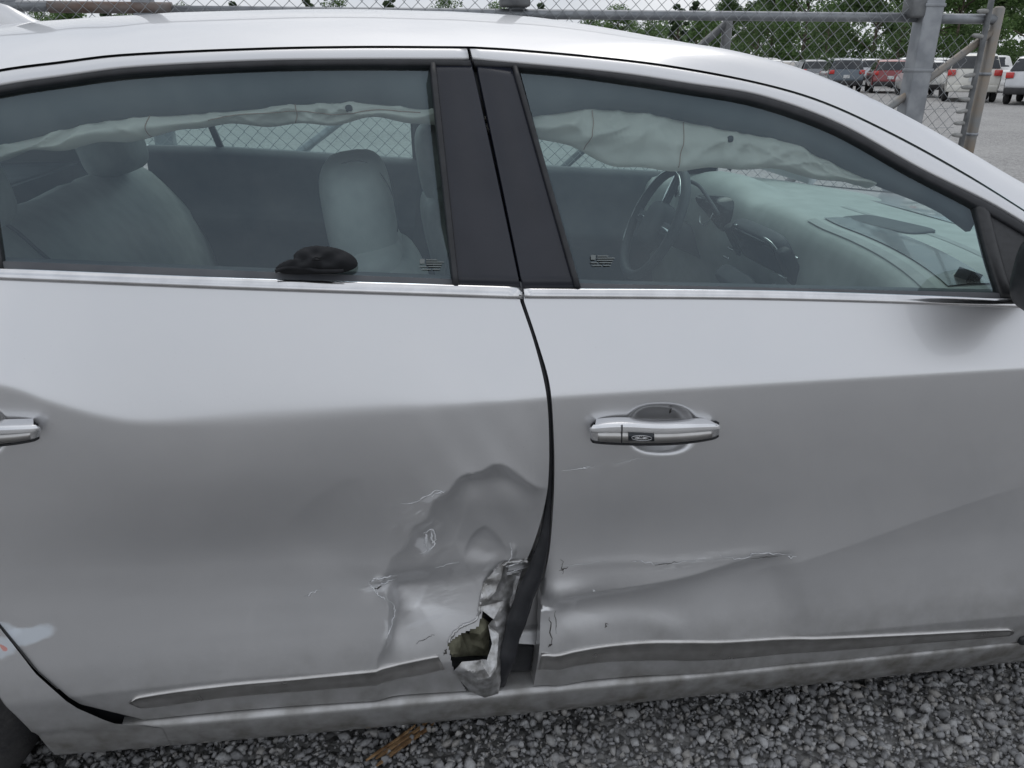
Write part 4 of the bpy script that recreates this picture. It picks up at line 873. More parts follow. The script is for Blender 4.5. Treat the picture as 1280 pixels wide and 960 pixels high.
# solid black form added for a dark reflection low in the rear glass
OUT = catmull([(345, 334), (352, 327.5), (367, 325), (368, 317), (379, 309), (396, 306.5), (416, 308), (432, 313), (444, 321), (447, 330), (438, 336.5), (420, 340), (385, 341), (352, 340), (345, 334)], 60)[:-1]
cen = np.array((398, 328)); V = []; rings = 8
for k in range(rings):
    f = 1-k/(rings-.3)
    for q in OUT:
        pp = cen+(q-cen)*f; g_ = on_green([pp])[0]; hgt = .020*math.sqrt(max(0, 1-f**2.2))*(1+.22*math.sin(pp[0]*.21)*math.sin(pp[1]*.33)); V.append(g_+np.array((0, -.006-hgt*.85, hgt*.5)))
c0_ = on_green([(396, 341)])[0]
refl_root = empty('reflection_form', tuple(c0_)); tag(refl_root, 'black form standing for a dark reflection low in the rear door window', 'cap')
REFL_INV = Matrix.Translation(tuple(-c0_))
def cpart(name, VF, mat):
    o = mesh_obj(name, VF[0], VF[1], mat); o.parent = refl_root; o.matrix_parent_inverse = REFL_INV; return o
nO = len(OUT); backv = [np.array(v)+np.array((0, .006, -.002)) for v in V[:nO]]
cpart('crown', (V+backv, grid_faces(nO, rings, closed_u=True)+[(i, rings*nO+i, rings*nO+(i+1) % nO, (i+1) % nO) for i in range(nO)]+[tuple((rings-1)*nO+i for i in range(nO))[::-1]]), M['cap'])  # bulging body of the black reflection form
bt = on_green([(346, 335), (360, 331), (380, 331), (400, 334), (430, 334)], 30, -.02); bt[:, 1] -= np.linspace(.0, .004, 30)
cpart('form_edge', tube(bt, .0028, 6), M['cap'])
# --- door handles ------------------------------------------------------------------
def handle(x0, name_y):
    """pull handle built along the door: x0 = pixel shift of its left end against the front handle"""
    n = 60; top = [(739.5, 533), (742, 531), (776, 528.5), (826, 530.5), (870, 529.5), (894, 529), (897, 530)]; bot = [(739.5, 548.5), (742, 551), (776, 553.5), (826, 554), (862, 551.5), (890, 547), (897, 544.5)]
    sh = lambda P, d=0: [(x+x0, y+name_y+d) for x, y in P]
    s = np.linspace(0, 1, n); out = .012+.013*np.sin(math.pi*np.clip(s, 0, 1))**.4
    def lift(P):
        P = catmull(sh(P), n); q = on_side(P, dmg=False); return np.array([at(P[i][0], P[i][1], q[i][1]-out[i]) for i in range(n)])
    A, B = lift(top), lift(bot)
    h = part('door_handle', *strip(A, B, [(0, -.018), (0, 0), (.06, .0035), (.15, .005), (.36, .0055), (.42, .0035), (.9, .0025), (1, -.001), (1, -.018)]), M['handle'])
    autosmooth(h, 40)
    mid = lambda t, o: np.array([A[i]+(B[i]-A[i])*t+np.array((0, -o, -o*.1)) for i in range(n)])
    C, D = mid(.46, .0042), mid(.93, .0036)
    part('chrome_insert', *strip(C[3:57], D[3:57], [(0, -.004), (0, 0), (.5, .0006), (1, 0), (1, -.004)]), M['chrome_dirty'], h)
    C2, D2 = mid(.45, .0056), mid(.80, .0052)
    k0, k1 = 17, 30
    part('badge_plate', *strip(C2[k0:k1], D2[k0:k1], [(0, -.003), (0, 0), (1, 0), (1, -.003)]), M['screen'], h)
    cen = (C2[(k0+k1)//2]+D2[(k0+k1)//2])/2+np.array((0, -.0016, 0)); W = (C2[k1]-C2[k0])*.36; H = (C2[23]-D2[23])*.36
    el = [cen+W*math.cos(a)+H*math.sin(a) for a in np.linspace(0, 2*math.pi, 33)]
    parts_ = [tube(el, .0006, 5, caps=False)]
    for a in (.35, .8, 1.25, 1.57, 1.9, 2.35, 2.8): 
        for sg in (1, -1): parts_.append(tube([cen+(W*math.cos(a)*.15+H*math.sin(a)*.15)*sg, cen+(W*math.cos(a)*.75+H*math.sin(a)*.75)*sg], .0006, 4))
    part('badge_emblem', *join(*parts_), M['chrome'], h)
    E1, E2 = mid(-.02, .0008), mid(1.02, .0008)
    g = np.array([A[14]+(B[14]-A[14])*t+np.array((0, -.0065+.003*t, 0)) for t in np.linspace(.02, .98, 10)])
    part('key_cap_gap', *tube(g, .0011, 6), M['rubber'], h)
    A2 = on_side(sh(top), n, dmg=False); B2 = on_side(sh(bot), n, dmg=False); A2[:, 2] += .003; B2[:, 2] -= .002
    loop = np.r_[A2, B2[::-1], A2[:1]]; loop[:, 1] -= .0005
    part('handle_gasket', *tube(loop, .0022, 6, caps=False), M['rubber'], h)
    return h
handle(0, 0); handle(-850, 2)
# --- scratches and gouges: thin ragged burrs standing on the skin ----------------------
def burrs(lines, mat, seed, parent):
    r = np.random.default_rng(seed)
    for pts, wd in lines:
        P = catmull(pts, max(8, 5*len(pts))); P = P+r.normal(0, .8, P.shape); q = on_side(P, off=-.0008)
        rr = np.clip(wd*(.5+.8*r.random(len(q)))*np.sin(np.linspace(.15, math.pi-.15, len(q))), .0003, None); V_, F_ = tube(q, rr, 5)
        V_ = np.array(V_); c = np.repeat(q, 5, 0); V_[:, 1] = c[:, 1]+(V_[:, 1]-c[:, 1])*.35; part('scratch_mark', V_, F_, mat, parent)
rear_lines = [([(528, 675), (540, 668), (545, 685), (538, 697), (527, 700)], .0022), ([(540, 668), (541, 690)], .003), ([(532, 672), (534, 694)], .0028), ([(500, 632), (515, 630), (545, 612), (558, 610)], .0013), ([(538, 618), (556, 611)], .0018), ([(460, 742), (464, 733), (480, 730), (497, 731)], .0022), ([(462, 745), (476, 738), (496, 736)], .0016), ([(462, 738), (470, 748), (484, 757)], .0018), ([(484, 757), (493, 770), (490, 790), (482, 806)], .0016), ([(379, 756), (392, 750), (401, 747)], .0014), ([(640, 690), (643, 705), (636, 722)], .0013), ([(630, 727), (648, 718), (665, 717)], .0018), ([(545, 722), (575, 714)], .001), ([(635, 735), (650, 730), (660, 724)], .0016)]
burrs(rear_lines, M['scratch'], 2, rear_door)
burrs([([(466, 744), (478, 740)], .0014), ([(560, 822), (556, 830)], .002), ([(620, 770), (624, 750), (640, 728)], .0012), ([(634, 733), (660, 728)], .0012), ([(520, 818), (545, 806)], .0006)], M['dark_scratch'], 5, rear_door)
front_lines = [([(704, 589), (716, 586), (735, 585), (745, 582)], .0010), ([(726, 586), (734, 584)], .0016), ([(768, 580), (790, 575), (802, 573)], .0006), ([(790, 705), (806, 706), (822, 708)], .0012), ([(820, 708), (850, 705), (885, 700)], .0007), ([(900, 696), (925, 700), (945, 693), (990, 695)], .0014), ([(938, 694), (944, 693)], .0022), ([(985, 698), (996, 696)], .0016), ([(700, 711), (760, 706)], .0006), ([(742, 741), (745, 744)], .0016)]
burrs(front_lines, M['scratch'], 8, front_door)
burrs([([(690, 780), (692, 812)], .0010), ([(697, 772), (698, 800)], .0007), ([(688, 815), (692, 812)], .002), ([(700, 716), (712, 712)], .0008), ([(845, 519), (843, 525)], .0016), ([(940, 699), (975, 697)], .0007), ([(704, 705), (705, 720)], .0006), ([(820, 709), (850, 705)], .0007), ([(760, 795), (764, 790)], .001)], M['dark_scratch'], 9, front_door)
part('side_marking', *superell(tuple(on_side([(1284, 800)], off=0)[0]), (.02, .01, .012), .6, .6, 16, 10), M['black_plastic'])
# underside shadow box so that no light leaks under the body
part('underbody', *box((.2, YC, .215), (4.2, 1.55, .02)), M['black_plastic'], smooth=False)

# ================================================================ chain-link fence behind the car
FY = 3.2
fence = empty('chain_link_fence', (1.0, FY, 0)); tag(fence, 'galvanised chain link fence with square posts and mid rail behind the car', 'fence')
FINV = Matrix.Translation((-1.0, -FY, 0))
def fpart(name, VF, mat, smooth=True, parent=None, kind=None):
    o = mesh_obj(name, VF[0], VF[1], mat, None, smooth); o.parent = parent or fence; o.matrix_parent_inverse = FINV
    if kind: o['kind'] = kind
    return o
RZ_ = 1.62
def fx(px, py=15): return float(at(px, py, FY)[0])
X0, X1 = -5.0, fx(1155, 20)
XP = [(-4.2, .05), (fx(8, 8), .085), (fx(176, 8), .09), (fx(647, 15), .085)]
for x, wd in XP: fpart('post', box((x, FY+.05, 1.2), (wd, .085, 2.4), .008), M['galv'])
xg = fx(1160, 20); fpart('post', box((xg, FY+.0, 1.25), (.115, .10, 2.5), .012), M['galv'])
for z in (.72, 1.35, 1.68): fpart('post_band', box((xg, FY, z), (.123, .108, .018), .003), M['galv'])
xm = fx(929, 40); fpart('post', tube([(xm, FY+.22, 0), (xm, FY+.22, 1.62)], .028, 12), M['galv_dark'])
def rail(x0, x1, z, mat, y=FY+.02, r=.024): return fpart('rail', tube([(x, y, z) for x in np.linspace(x0, x1, 8)], r, 12), mat)
rail(X0, fx(60), RZ_+.015, M['galv']); rail(fx(60), fx(215), RZ_+.012, M['rusty'], r=.026); rail(fx(215), X1, RZ_, M['galv'])
rail(X0, X1, 2.35, M['galv']); rail(X0, X1, .08, M['galv'])
# roller bracket on the middle post
xq = fx(643, 5); fpart('bracket', box((xq, FY-.01, 1.685), (.15, .09, .07), .012), M['galv_dark']); fpart('bracket', box((xg-.09, FY-.0, 1.68), (.09, .10, .13), .015), M['galv_dark'])
# diagonal braces
def brace(p, q, mat=M['galv'], r=.021): return fpart('brace', tube([p, q], r, 12), mat)
a = at(417, 158, FY); b = at(357, 204, FY); d = b-a; brace(tuple(a-d*2.4), tuple(b+d*4.6))
a = at(736, 180, FY+.1); b = at(690, 222, FY+.1); d = b-a
brace((xm, FY+.22, 1.60), tuple(np.array((xm, FY+.22, 1.60))+(b-np.array((xm, FY+.22, 1.60)))*1.9), M['galv_dark'])
# gate leaf end: post, frame, brace, insulators
ge = fx(1247, 20)
gate = empty('gate_end_frame', (ge, FY, 0)); tag(gate, 'weathered pipe gate end with diagonal brace and grey wire insulators right of the square post', 'gate')
GINV = Matrix.Translation((-ge, -FY, 0))
def gpart(name, VF, mat, smooth=True, kind=None):
    o = mesh_obj(name, VF[0], VF[1], mat, None, smooth); o.parent = gate; o.matrix_parent_inverse = GINV
    if kind: o['kind'] = kind
    return o
M['pipe_end'] = noisy(principled('stained_galvanised_pipe', (.27, .25, .22), .6, .4), 9, (.30, .25, .20), (.26, .265, .265), detail=7)
zt = float(at(1250, 8, FY)[2])
gpart('end_post', tube([(ge, FY, 0), (ge, FY, zt-.01), (ge, FY, zt)], [.030, .030, .018], 14), M['pipe_end'])
gpart('top_pipe', tube([(xg+.05, FY, RZ_-.005), (ge, FY, RZ_-.005)], .026, 12), M['galv'])
gpart('brace', tube([(ge, FY, RZ_-.06), tuple(at(1155, 103, FY)), tuple(at(1080, 158, FY)), tuple(at(900, 290, FY))], .021, 12), M['pipe_end'])
gpart('hinge_bolt', superell(tuple(at(1154, 97, FY-.03)), (.018, .018, .014), .6, .6, 14, 8), M['galv_dark'])
pt, pb = at(1236, 2, FY-.03), at(1206, 172, FY-.03); xw = (pt[0]+pb[0])/2; 
gpart('insulator_pole', tube([(xw, FY-.03, 0), (xw, FY-.03, 2.4)], .016, 10), M['galv_dark'])
for k, (px, py) in enumerate(((1222, 14), (1218, 45), (1207, 94), (1203, 109), (1200, 124), (1197, 139), (1194, 154), (1191, 169), (1188, 186))):
    c = at(px, py, FY-.03); c[0] = xw-.035
    gpart('insulator', superell(tuple(c), (.042, .014, .013), .9, .9, 14, 10, rot=RY(8*math.sin(k*2.1))), M['plastic_grey'])
for k in range(6):
    z = 1.15-.11*k; gpart('strand_wire', tube([(xw-.07, FY-.03, z), (xg+.06, FY-.02, z-.01+.01*math.sin(k))], .0016, 5), M['wire'])
for z in (.55, 1.0, 1.33): gpart('pipe_band', tube([(ge, FY, z-.008), (ge, FY, z+.008)], .034, 14), M['galv'])
# woven mesh: every wire a zig-zag with its neighbours hooked through it
def mesh_wire(x0, x1, z0, z1, y, pitch=.070, dz=.0335, r=.0019, seed=1):
    r_ = np.random.default_rng(seed); VV, FF = [], []; n = int((z1-z0)/dz); base = 0
    K = 4; cs = [(math.cos(2*math.pi*k/K), math.sin(2*math.pi*k/K)) for k in range(K)]
    cols = int((x1-x0)/(pitch/2)); V_all, F_all = [], []
    zs = z0+dz*np.arange(n)
    for c in range(cols):
        xc = x0+c*pitch/2; ph = c % 2
        sag = .004*np.sin(zs*3.1+c*.21)+.003*np.sin(c*.37+zs*5)
        xz = xc+(pitch/4+.0012)*np.where((np.arange(n)+ph) % 2 == 0, 1, -1)+sag
        yy = y+.0022*np.where((np.arange(n)+ph) % 2 == 0, 1, -1)+.006*np.sin(xc*2.3)+.004*np.sin(zs*4+xc)
        P = np.stack([xz, yy, zs], -1)
        ringv = np.stack([P+np.array((r*1.2*a, r*1.2*b, 0)) for a, b in cs], 1).reshape(-1, 3)
        V_all.append(ringv)
        i = np.arange(n-1)[:, None]; k = np.arange(K)[None]
        f = np.stack([i*K+k, i*K+(k+1) % K, (i+1)*K+(k+1) % K, (i+1)*K+k], -1).reshape(-1, 4)+base
        F_all.append(f); base += n*K
    return np.concatenate(V_all), np.concatenate(F_all)
def fast_mesh(name, V, Fq, mat, smooth=True):
    me = bpy.data.meshes.new(name); me.vertices.add(len(V)); me.vertices.foreach_set('co', np.asarray(V, np.float32).ravel()); k = Fq.shape[1]
    me.loops.add(len(Fq)*k); me.loops.foreach_set('vertex_index', np.asarray(Fq, np.int32).ravel()); me.polygons.add(len(Fq)); me.polygons.foreach_set('loop_start', np.arange(0, len(Fq)*k, k, dtype=np.int32))
    me.update(calc_edges=True); me.materials.append(mat)
    if smooth: me.polygons.foreach_set('use_smooth', np.ones(len(Fq), bool))
    o = bpy.data.objects.new(name, me); COL.objects.link(o); return o
for (x0, x1, par, inv) in ((-2.9, xg-.05, fence, FINV), (xg+.06, xw-.01, gate, GINV)):
    o = fast_mesh('chain_link_mesh', *mesh_wire(x0, x1, .06, 2.36 if par is fence else RZ_-.02, FY-.02), M['wire']); o.parent = par; o.matrix_parent_inverse = inv; o['kind'] = 'stuff'

# ================================================================ parked vehicles across the lot
M['veh_glass'] = noisy(principled('vehicle_glass', (.02, .025, .03), .08), 3, (.018, .022, .027), (.035, .04, .046))
M['veh_black'] = noisy(principled('vehicle_black_trim', (.02, .02, .022), .5), 9, (.016, .016, .018), (.03, .03, .032))
M['tail_red'] = principled('tail_light_red', (.55, .03, .025), .2, 0, .5)
M['plate'] = principled('number_plate', (.6, .62, .62), .5)
M['lamp_clear'] = principled('lamp_clear', (.6, .6, .6), .15)
def veh_paint(n, c, metal=.0): return noisy(principled('vehicle_'+n, c, .3, metal, .8), 4, tuple(x*.94 for x in c), tuple(min(1, x*1.05) for x in c), detail=6)
VP = {'white': veh_paint('white', (.72, .72, .71)), 'silver': veh_paint('silver', (.5, .51, .53), .6), 'slate': veh_paint('slate', (.10, .125, .15), .4), 'red': veh_paint('red', (.22, .03, .035), .1), 'black': veh_paint('black', (.022, .022, .026)), 'grey': veh_paint('grey', (.2, .21, .225), .5), 'cream': veh_paint('cream', (.66, .65, .60))}
SHAPES = {  # side profile x (0 = rear bumper) z, closed over the top; belt height, roof half width, belt half width
    'suv': ([(0.06, .42), (0, .62), (.04, .92), (.10, 1.12), (.42, 1.62), (.75, 1.70), (1.8, 1.72), (2.4, 1.66), (3.15, 1.14), (4.2, 1.02), (4.45, .80), (4.5, .42)], 1.08, .62, .90),
    'sedan': ([(0.08, .38), (0, .55), (.05, .92), (.5, 1.02), (1.25, 1.40), (1.7, 1.46), (2.3, 1.44), (3.2, .98), (4.4, .86), (4.65, .66), (4.7, .35)], .98, .55, .88),
    'pickup': ([(0.0, .55), (0, .75), (.02, 1.12), (1.75, 1.14), (1.85, 1.78), (2.2, 1.84), (3.3, 1.82), (4.0, 1.20), (5.2, 1.12), (5.4, .9), (5.4, .5)], 1.2, .66, .96)}
def vehicle(kind, colour, name, label, cat):
    prof, belt, rw, bw = SHAPES[kind]; root = empty(name); tag(root, label, cat, 'vehicles parked across the lot')
    P = np.array(prof)
    def half(z): return np.interp(z, (.3, .55, .85, belt, belt+.08, P[:, 1].max()), (bw*.93, bw, bw, bw*.98, bw*.94, rw))
    dense = []
    for i in range(len(P)-1):
        for t in np.linspace(0, 1, 5)[:-1]: dense.append(P[i]+(P[i+1]-P[i])*t)
    dense.append(P[-1]); D = np.array(dense); k = np.ones(3)/3
    D[1:-1] = np.stack([np.convolve(D[:, 0], k, 'valid'), np.convolve(D[:, 1], k, 'valid')], -1)
    V = []; cols = [-1, -.93, -.75, -.4, 0, .4, .75, .93, 1]
    for x, z in D:
        hw = float(half(z))*(1-.06*max(0, 1-x/.35)**2-.10*max(0, (x-D[-1, 0]+.6)/.6)**2)
        for c in cols: V.append((x+(.05*abs(c)**3 if x < .3 else 0)-(0.03*abs(c)**3 if x > D[-1, 0]-.6 else 0), c*hw, z-.035*abs(c)**6*(1 if z > .9 else 0)))
    nn = len(cols); Fc = grid_faces(nn, len(D))
    for sd in (0, nn-1):                                           # flanks: strip each down to the sill
        o = len(V)
        for x, z in D: V.append((x, V[0][1] if False else (1 if sd else -1)*float(half(.4))*.97, .32))
        for i in range(len(D)-1): Fc.append((i*nn+sd, (i+1)*nn+sd, o+i+1, o+i))
        # belt row keeps the flank full
    body = mesh_obj('body', V, Fc, VP[colour], root); recalc(body); autosmooth(body, 40)
    # flanks proper: lower body box with rounded belt
    Lx = D[-1, 0]; fl = []
    zs = [.34, .5, .7, .9, belt-.03]
    for sgn in (-1, 1):
        Vf = [(x, sgn*(float(half(z))+.004)*(1-.06*max(0, 1-x/.35)**2), min(z, np.interp(x, D[:, 0], D[:, 1])-.02)) for z in zs for x in np.linspace(.06, Lx-.08, 24)]
        mesh_obj('side_panel', Vf, grid_faces(24, 5), VP[colour], root)
        # side glass
        rt_ = P[:, 1].max(); xr0 = .55 if kind == 'suv' else (1.0 if kind == 'sedan' else 1.95); xf = 2.75 if kind != 'pickup' else 3.6
        for (a_, b_) in ((0, .47), (.5, 1)):
            xa, xb = xr0+(xf-xr0)*a_, xr0+(xf-xr0)*b_; q = [(xa, belt+.02), (xb+(.25 if b_ == 1 else 0), belt+.02), (xb-(.15 if b_ == 1 else 0), rt_-.16), (xa+(.12 if a_ == 0 else 0), rt_-.16)]
            mesh_obj('side_glass', [(x, sgn*(float(half(z))+.012), z) for x, z in q], [(0, 1, 2, 3)], M['veh_glass'], root, smooth=False)
    # rear glass on the sloped tail
    if kind == 'suv': za, zb_, ws = 1.16, 1.58, (.80, .64)
    elif kind == 'sedan': za, zb_, ws = 1.07, 1.36, (.70, .52)
    else: za, zb_, ws = 1.25, 1.72, (.72, .62)
    def xt(z):
        seg = [(x, zz_) for x, zz_ in D if x < (1.3 if kind != 'pickup' else 2.1) and zz_ > (.9 if kind != 'pickup' else 1.13)]
        return float(np.interp(z, [s[1] for s in seg], [s[0] for s in seg]))
    Vg = []
    for t in np.linspace(0, 1, 6):
        z = za+(zb_-za)*t; wd = ws[0]+(ws[1]-ws[0])*t
        for c in np.linspace(-1, 1, 7): Vg.append((xt(z)-.015+.04*abs(c)**3, c*wd, z+.008))
    mesh_obj('rear_glass', Vg, grid_faces(7, 6), M['veh_glass'], root)
    # lamps, bumper, plate, wheels
    for sgn in (-1, 1):
        zl, hl_ = (1.02, .20) if kind == 'suv' else ((.80, .16) if kind == 'sedan' else (.95, .34))
        mesh_obj('tail_light', *box((.075, sgn*(bw-.15), zl), (.14, .26 if kind != 'pickup' else .13, hl_), .03), M['tail_red'], root)
    mesh_obj('bumper', *box((.05, 0, .48), (.20, bw*1.86, .24), .05), M['veh_black'] if colour not in ('white', 'cream') else (M['veh_black'] if kind == 'suv' and colour == 'white' else VP[colour]), root)
    mesh_obj('number_plate', *box((-.005, 0, .80), (.03, .31, .16), .005), M['plate'], root, smooth=False)
    for wx in (.85, Lx-.9):
        for sgn in (-1, 1):
            wv = []
            for r, d in ((.0, .02), (.2, .03), (.22, .08), (.30, .10), (.345, .07), (.345, -.07), (.30, -.1)):
                for k2 in range(24): wv.append((wx+r*math.cos(k2*math.pi/12), sgn*(bw-.10+d), .345+r*math.sin(k2*math.pi/12)))
            mesh_obj('wheel', wv, grid_faces(24, 7, closed_u=True), M['tyre'], root, midx=None)
    return root
def place(o, px, py, heading=0.0, s=1.0):
    """stand the vehicle with the middle of its tail on the ground point seen at px, py"""
    g = ground(px, py); o.location = (g[0], g[1], 0); az = math.atan2(g[1]-CAM[1], g[0]-CAM[0]); o.rotation_euler = (0, 0, az+math.radians(heading)); o.scale = (s, s, s)
CARS = [
 ('suv', 'silver', 'parked_suv', 'silver crossover with black lower bumper at the right edge', 'suv', 1283, 132, -8, .98),
 ('suv', 'cream', 'parked_suv', 'white suv with tall red tail lights left of the silver crossover', 'suv', 1211, 128, 4, 1.04),
 ('suv', 'white', 'parked_suv', 'white hatchback with black bumper just right of the square post', 'suv', 1158, 122, 10, .90),
 ('suv', 'red', 'parked_suv', 'dark red suv left of the square post', 'suv', 1110, 117, 6, .93),
 ('suv', 'slate', 'parked_suv', 'blue grey suv beside the red suv', 'suv', 1055, 116, 8, .97),
 ('sedan', 'black', 'parked_sedan', 'black car half hidden behind the blue grey suv', 'car', 1030, 107, 25, 1.05),
 ('pickup', 'white', 'parked_pickup', 'white pickup cab showing at the far left of the parked row', 'pickup', 980, 103, 40, 1.0),
 ('suv', 'silver', 'parked_suv', 'silver suv roof behind the dark red suv', 'suv', 1088, 108, 12, 1.0),
 ('sedan', 'silver', 'parked_sedan', 'silver sedan in the back row behind the red suv', 'car', 1128, 106, 15, 1.1),
 ('suv', 'white', 'parked_suv', 'white suv roof in the back row right of the square post', 'suv', 1182, 108, 6, 1.0),
 ('sedan', 'white', 'parked_sedan', 'small white car low in the back row near the pickup', 'car', 1006, 103, -30, 1.05),
 ('pickup', 'white', 'parked_pickup', 'white pickup cab standing behind the white suv', 'pickup', 1245, 116, 12, .98),
 ('suv', 'silver', 'parked_suv', 'farthest pale suv left of the white pickup', 'suv', 950, 101, 20, 1.0)]
CARS += [
 ('suv', 'grey', 'parked_suv', 'grey suv between the blue grey suv and the white pickup', 'suv', 1018, 110, 15, .95),
 ('suv', 'silver', 'parked_suv', 'pale silver suv whose roof shows just left of the square post', 'suv', 1135, 111, 5, 1.02),
 ('suv', 'white', 'parked_suv', 'white suv roof above the gap between white hatchback and white suv', 'suv', 1168, 112, 8, 1.0),
 ('sedan', 'white', 'parked_sedan', 'white sedan in the middle row left of the grey suv', 'car', 992, 108, 18, 1.08),
 ('suv', 'white', 'parked_suv', 'white suv farthest left in the middle row', 'suv', 965, 106, 14, .98)]
for (kd, cl, nm, lb, ct, px, py, hd, s) in CARS: place(vehicle(kd, cl, nm, lb, ct), px, py, hd, s)

# ================================================================ trees beyond the lot
def leaf_mat(n, lo, hi):
    m = principled('foliage_'+n, hi, .7); t = m.node_tree; b = t.nodes['Principled BSDF']; gi = t.nodes.new('ShaderNodeNewGeometry'); r = t.nodes.new('ShaderNodeValToRGB')
    r.color_ramp.elements[0].color = (*lo, 1); r.color_ramp.elements[1].color = (*hi, 1); t.links.new(gi.outputs['Random Per Island'], r.inputs[0]); t.links.new(r.outputs[0], b.inputs['Base Color'])
    tr = t.nodes.new('ShaderNodeBsdfTranslucent'); mxx = t.nodes.new('ShaderNodeMixShader'); mxx.inputs[0].default_value = .4; t.links.new(r.outputs[0], tr.inputs[0]); t.links.new(b.outputs[0], mxx.inputs[1]); t.links.new(tr.outputs[0], mxx.inputs[2]); t.links.new(mxx.outputs[0], t.nodes['Material Output'].inputs['Surface']); return m
LEAF = [leaf_mat('deep', (.07, .125, .048), (.16, .235, .095)), leaf_mat('mid', (.085, .16, .05), (.19, .29, .105)), leaf_mat('pine', (.05, .085, .042), (.10, .15, .07))]
M['bark'] = noisy(principled('bark', (.12, .095, .075), .9), 6, (.08, .065, .05), (.17, .14, .11), bump=.5, bump_scale=20)
def make_tree(seed, h, rx, kind, nleaf, base=.25):
    r = np.random.default_rng(seed); tv = [(0, 0, 0), (.05*h*r.normal(0, .3), .05*h*r.normal(0, .3), h*.45), (0, 0, h*.92)]
    limbs = [tube(catmull(tv, 8), np.linspace(h*.022, h*.004, 8), 7)]
    cl = []
    for k in range(22 if kind != 2 else 16):
        z = h*(base+(1-base)*r.random()**.8); prog = (z/h-base)/(1-base); rad = rx*(math.sin(math.pi*min(1, .22+.75*prog)) if kind != 2 else (1-.55*prog))*(.45+.55*r.random()); a = r.uniform(0, 2*math.pi)
        c = np.array((rad*math.cos(a), rad*math.sin(a), z)); cl.append((c, rx*r.uniform(.26, .46)*(1 if kind != 2 else .75)))
        limbs.append(tube([(0, 0, max(.1, z-h*.12)), tuple(c*np.array((.55, .55, 1))-np.array((0, 0, h*.03))), tuple(c)], [h*.008, h*.005, h*.002], 5))
    V = []; 
    for i in range(nleaf):
        c, s = cl[int(r.integers(len(cl)))]; d = r.normal(0, 1, 3); d /= np.linalg.norm(d); p = c+d*s*r.random()**.45*np.array((1, 1, .72))
        u = r.normal(0, 1, 3); u /= np.linalg.norm(u); w_ = np.cross(u, r.normal(0, 1, 3)); w_ /= np.linalg.norm(w_)+1e-9; L_ = h*r.uniform(.009, .021)
        V += [p-u*L_, p+w_*L_*.6, p+u*L_, p-w_*L_*.6]
    return limbs, np.array(V), np.arange(len(V)).reshape(-1, 4)
PROTO = [make_tree(21, 9.5, 3.2, 0, 7500, .12), make_tree(22, 8.0, 3.0, 1, 7500, .10), make_tree(23, 11, 2.0, 2, 4500, .40), make_tree(24, 10, 3.6, 1, 8000, .08), make_tree(25, 7.0, 3.2, 0, 6000, .05)]
PK = [0, 1, 2, 1, 0]; TM = []
for (limbs, V, Fq), k in zip(PROTO, PK):
    a = mesh_obj('trunk', *join(*limbs), M['bark']); b = fast_mesh('crown', V, Fq, LEAF[k], smooth=False); TM.append((a.data, b.data)); bpy.data.objects.remove(a); bpy.data.objects.remove(b)
def tree(px, dist, top_py, pi, label, rz):
    """tree on the ray through px at this distance; height set by the row of the photo its tip reaches"""
    d = ray(px, 80); hz = math.hypot(d[0], d[1]); x, y = CAM[0]+d[0]/hz*dist, CAM[1]+d[1]/hz*dist
    dt = ray(px, top_py); ztop = CAM[2]+dt[2]/math.hypot(dt[0], dt[1])*dist; hgt = max(2.0, ztop); base_h = [9.5, 8.0, 11, 10, 7.0][pi]; s = hgt/base_h
    o = empty('pine_tree' if PK[pi] == 2 else 'leafy_tree', (x, y, 0), rz); tag(o, label, 'tree', 'trees beyond the lot'); sx = max(s, .75); o.scale = (sx, sx, s)
    for nm, me in zip(('trunk', 'crown'), TM[pi]):
        c = bpy.data.objects.new(nm, me); COL.objects.link(c); c.parent = o
TREES = [(-60, 60, 4, 1), (20, 66, 8, 0), (62, 58, 14, 4), (95, 64, 9, 1), (150, 70, 12, 2), (165, 60, 16, 4), (240, 72, 10, 4), (300, 75, 4, 2), (395, 70, 0, 2), (425, 74, 3, 4), (490, 80, -2, 2), (560, 78, 1, 4), (620, 76, 9, 1), (680, 70, 6, 2), (735, 66, 24, 4), (770, 72, 12, 1), (810, 64, 22, 4), (845, 70, 7, 2), (868, 72, 4, 2), (880, 62, 20, 1), (905, 68, -2, 0), (945, 60, 14, 4), (960, 66, -30, 0), (1000, 62, -45, 3), (1030, 58, 16, 4), (1050, 66, -25, 1), (1090, 60, -50, 0), (1120, 57, 10, 4), (1150, 64, -55, 3), (1190, 60, -40, 1), (1225, 57, 12, 4), (1240, 63, -60, 0), (1285, 58, -50, 3), (1330, 62, -55, 1), (1390, 60, -40, 0), (-160, 62, -10, 3), (-260, 64, -20, 0)]
WORDS = ['deep green leafy', 'mid green leafy', 'tall thin pine', 'bright green broad', 'low bushy']
def where(px):
    for lim, t in ((0, 'beyond the left edge of the photo'), (130, 'behind the rusty rail at the left'), (300, 'above the rear roof, right of the rusty rail'), (560, 'above the middle of the roof'), (700, 'behind the middle fence post'), (830, 'between the middle post and the thin braced post'), (940, 'behind the thin braced post'), (1060, 'behind the white pickup and blue grey suv'), (1170, 'behind the square gate post'), (1260, 'behind the gate end frame'), (9999, 'at the far right behind the silver crossover')):
        if px < lim: return t
seen = {}
for k, (px, ds, tp, pi) in enumerate(TREES):
    lb = f'{WORDS[pi]} tree {where(px)}'; seen[lb] = seen.get(lb, 0)+1
    if seen[lb] > 1: lb = f'{WORDS[pi]} tree {where(px)}, {["", "", "the one further right", "third from the left"][seen[lb]]}'
    tree(px, ds*1.42, tp, pi, lb, k*1.3)
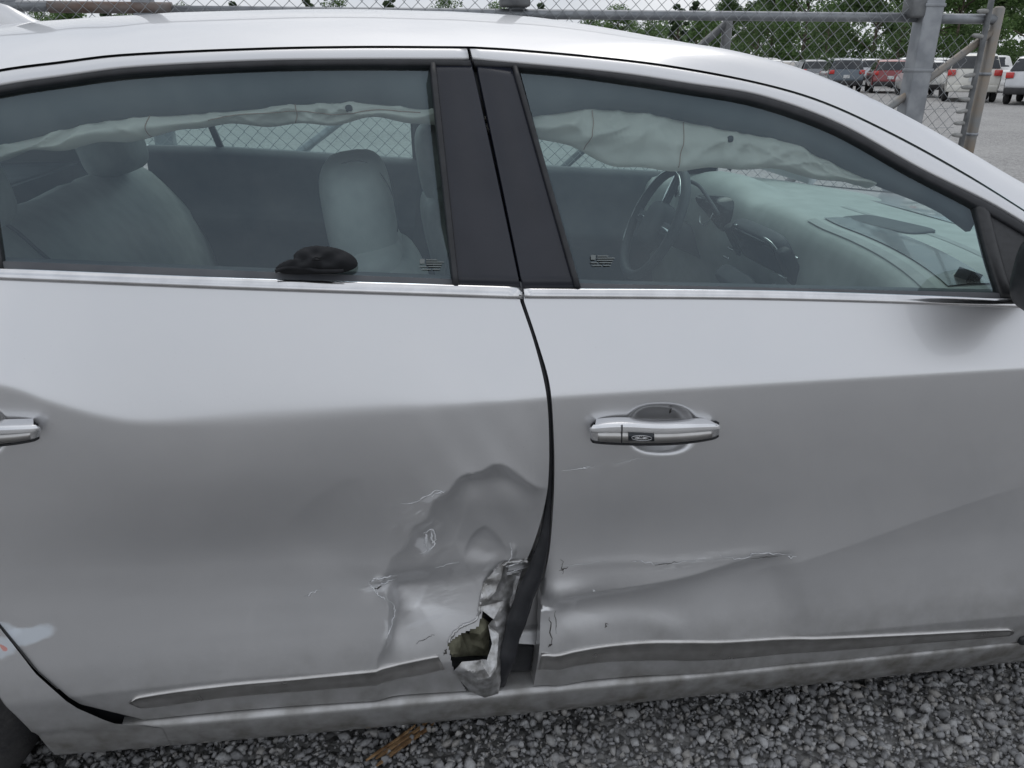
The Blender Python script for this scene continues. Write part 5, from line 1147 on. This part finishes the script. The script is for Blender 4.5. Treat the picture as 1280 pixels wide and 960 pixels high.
# continuous far wood closing the horizon
r = np.random.default_rng(40); n = 100000; az = r.uniform(-1.45, 1.3, n); D = r.uniform(118, 150, n)
hmax = np.interp(az, (-1.45, -.6, -.25, .15, .42, .62, 1.3), (10, 7.0, 5.6, 6.2, 10.5, 16, 17))*(.72+.28*np.sin(az*43)*np.sin(az*17+1))
P = np.stack([CAM[0]+np.sin(az)*D, CAM[1]+np.cos(az)*D, hmax*r.random(n)**.8], -1); u = r.normal(0, 1, (n, 3)); u /= np.linalg.norm(u, axis=1)[:, None]; w2 = np.cross(u, r.normal(0, 1, (n, 3))); w2 /= np.linalg.norm(w2, axis=1)[:, None]; s = r.uniform(.16, .42, (n, 1))
V = np.stack([P-u*s, P+w2*s*.7, P+u*s, P-w2*s*.7], 1).reshape(-1, 3)
tag(fast_mesh('far_wood', V, np.arange(len(V)).reshape(-1, 4), LEAF[0], smooth=False), 'dark green far wood closing the view behind the lot', 'wood', kind='stuff')

# ================================================================ small debris on the gravel
a, b = ground(466, 958, .012), ground(538, 904, .012); d = b-a; L_ = np.linalg.norm(d); dn = d/L_; sdn = np.array((-dn[1], dn[0], 0)); V = []; Fc = []
spl = []
for k, (o0, wd, s0, s1) in enumerate(((-.012, .010, 0, 1.0), (.000, .009, .06, .96), (.010, .007, -.05, .78))):
    n = 12; base = len(V)
    for i in range(n):
        t = s0+(s1-s0)*i/(n-1); c = a+d*t+sdn*(o0+.002*math.sin(5*t+k)); w_ = wd*.5*math.sin(max(.12, min(1, 6*i/(n-1), 6*(n-1-i)/(n-1)))*1.57)
        for (sx, sz) in ((-1, 0), (-.6, 1), (.6, 1.1), (1, 0)): V.append(c+sdn*sx*w_+np.array((0, 0, .004*sz+.008+.002*k)))
    Fc += [tuple(base+q for q in f) for f in grid_faces(4, n, closed_u=True)]
tag(mesh_obj('wood_splinter', V, Fc, M['wood'], smooth=False), 'brown splintered piece of wood lying on the gravel below the sill', 'wood')
a, b = ground(1066, 854, .02), ground(1106, 872, .016); V, Fc = tube(catmull([a, a+(b-a)*.4+np.array((0, .004, .003)), a+(b-a)*.75+np.array((.002, -.003, .002)), b], 14), np.linspace(.0018, .001, 14), 6)
tag(mesh_obj('dry_twig', V, Fc, M['twig']), 'thin pale twig lying on the gravel below the front door', 'twig')
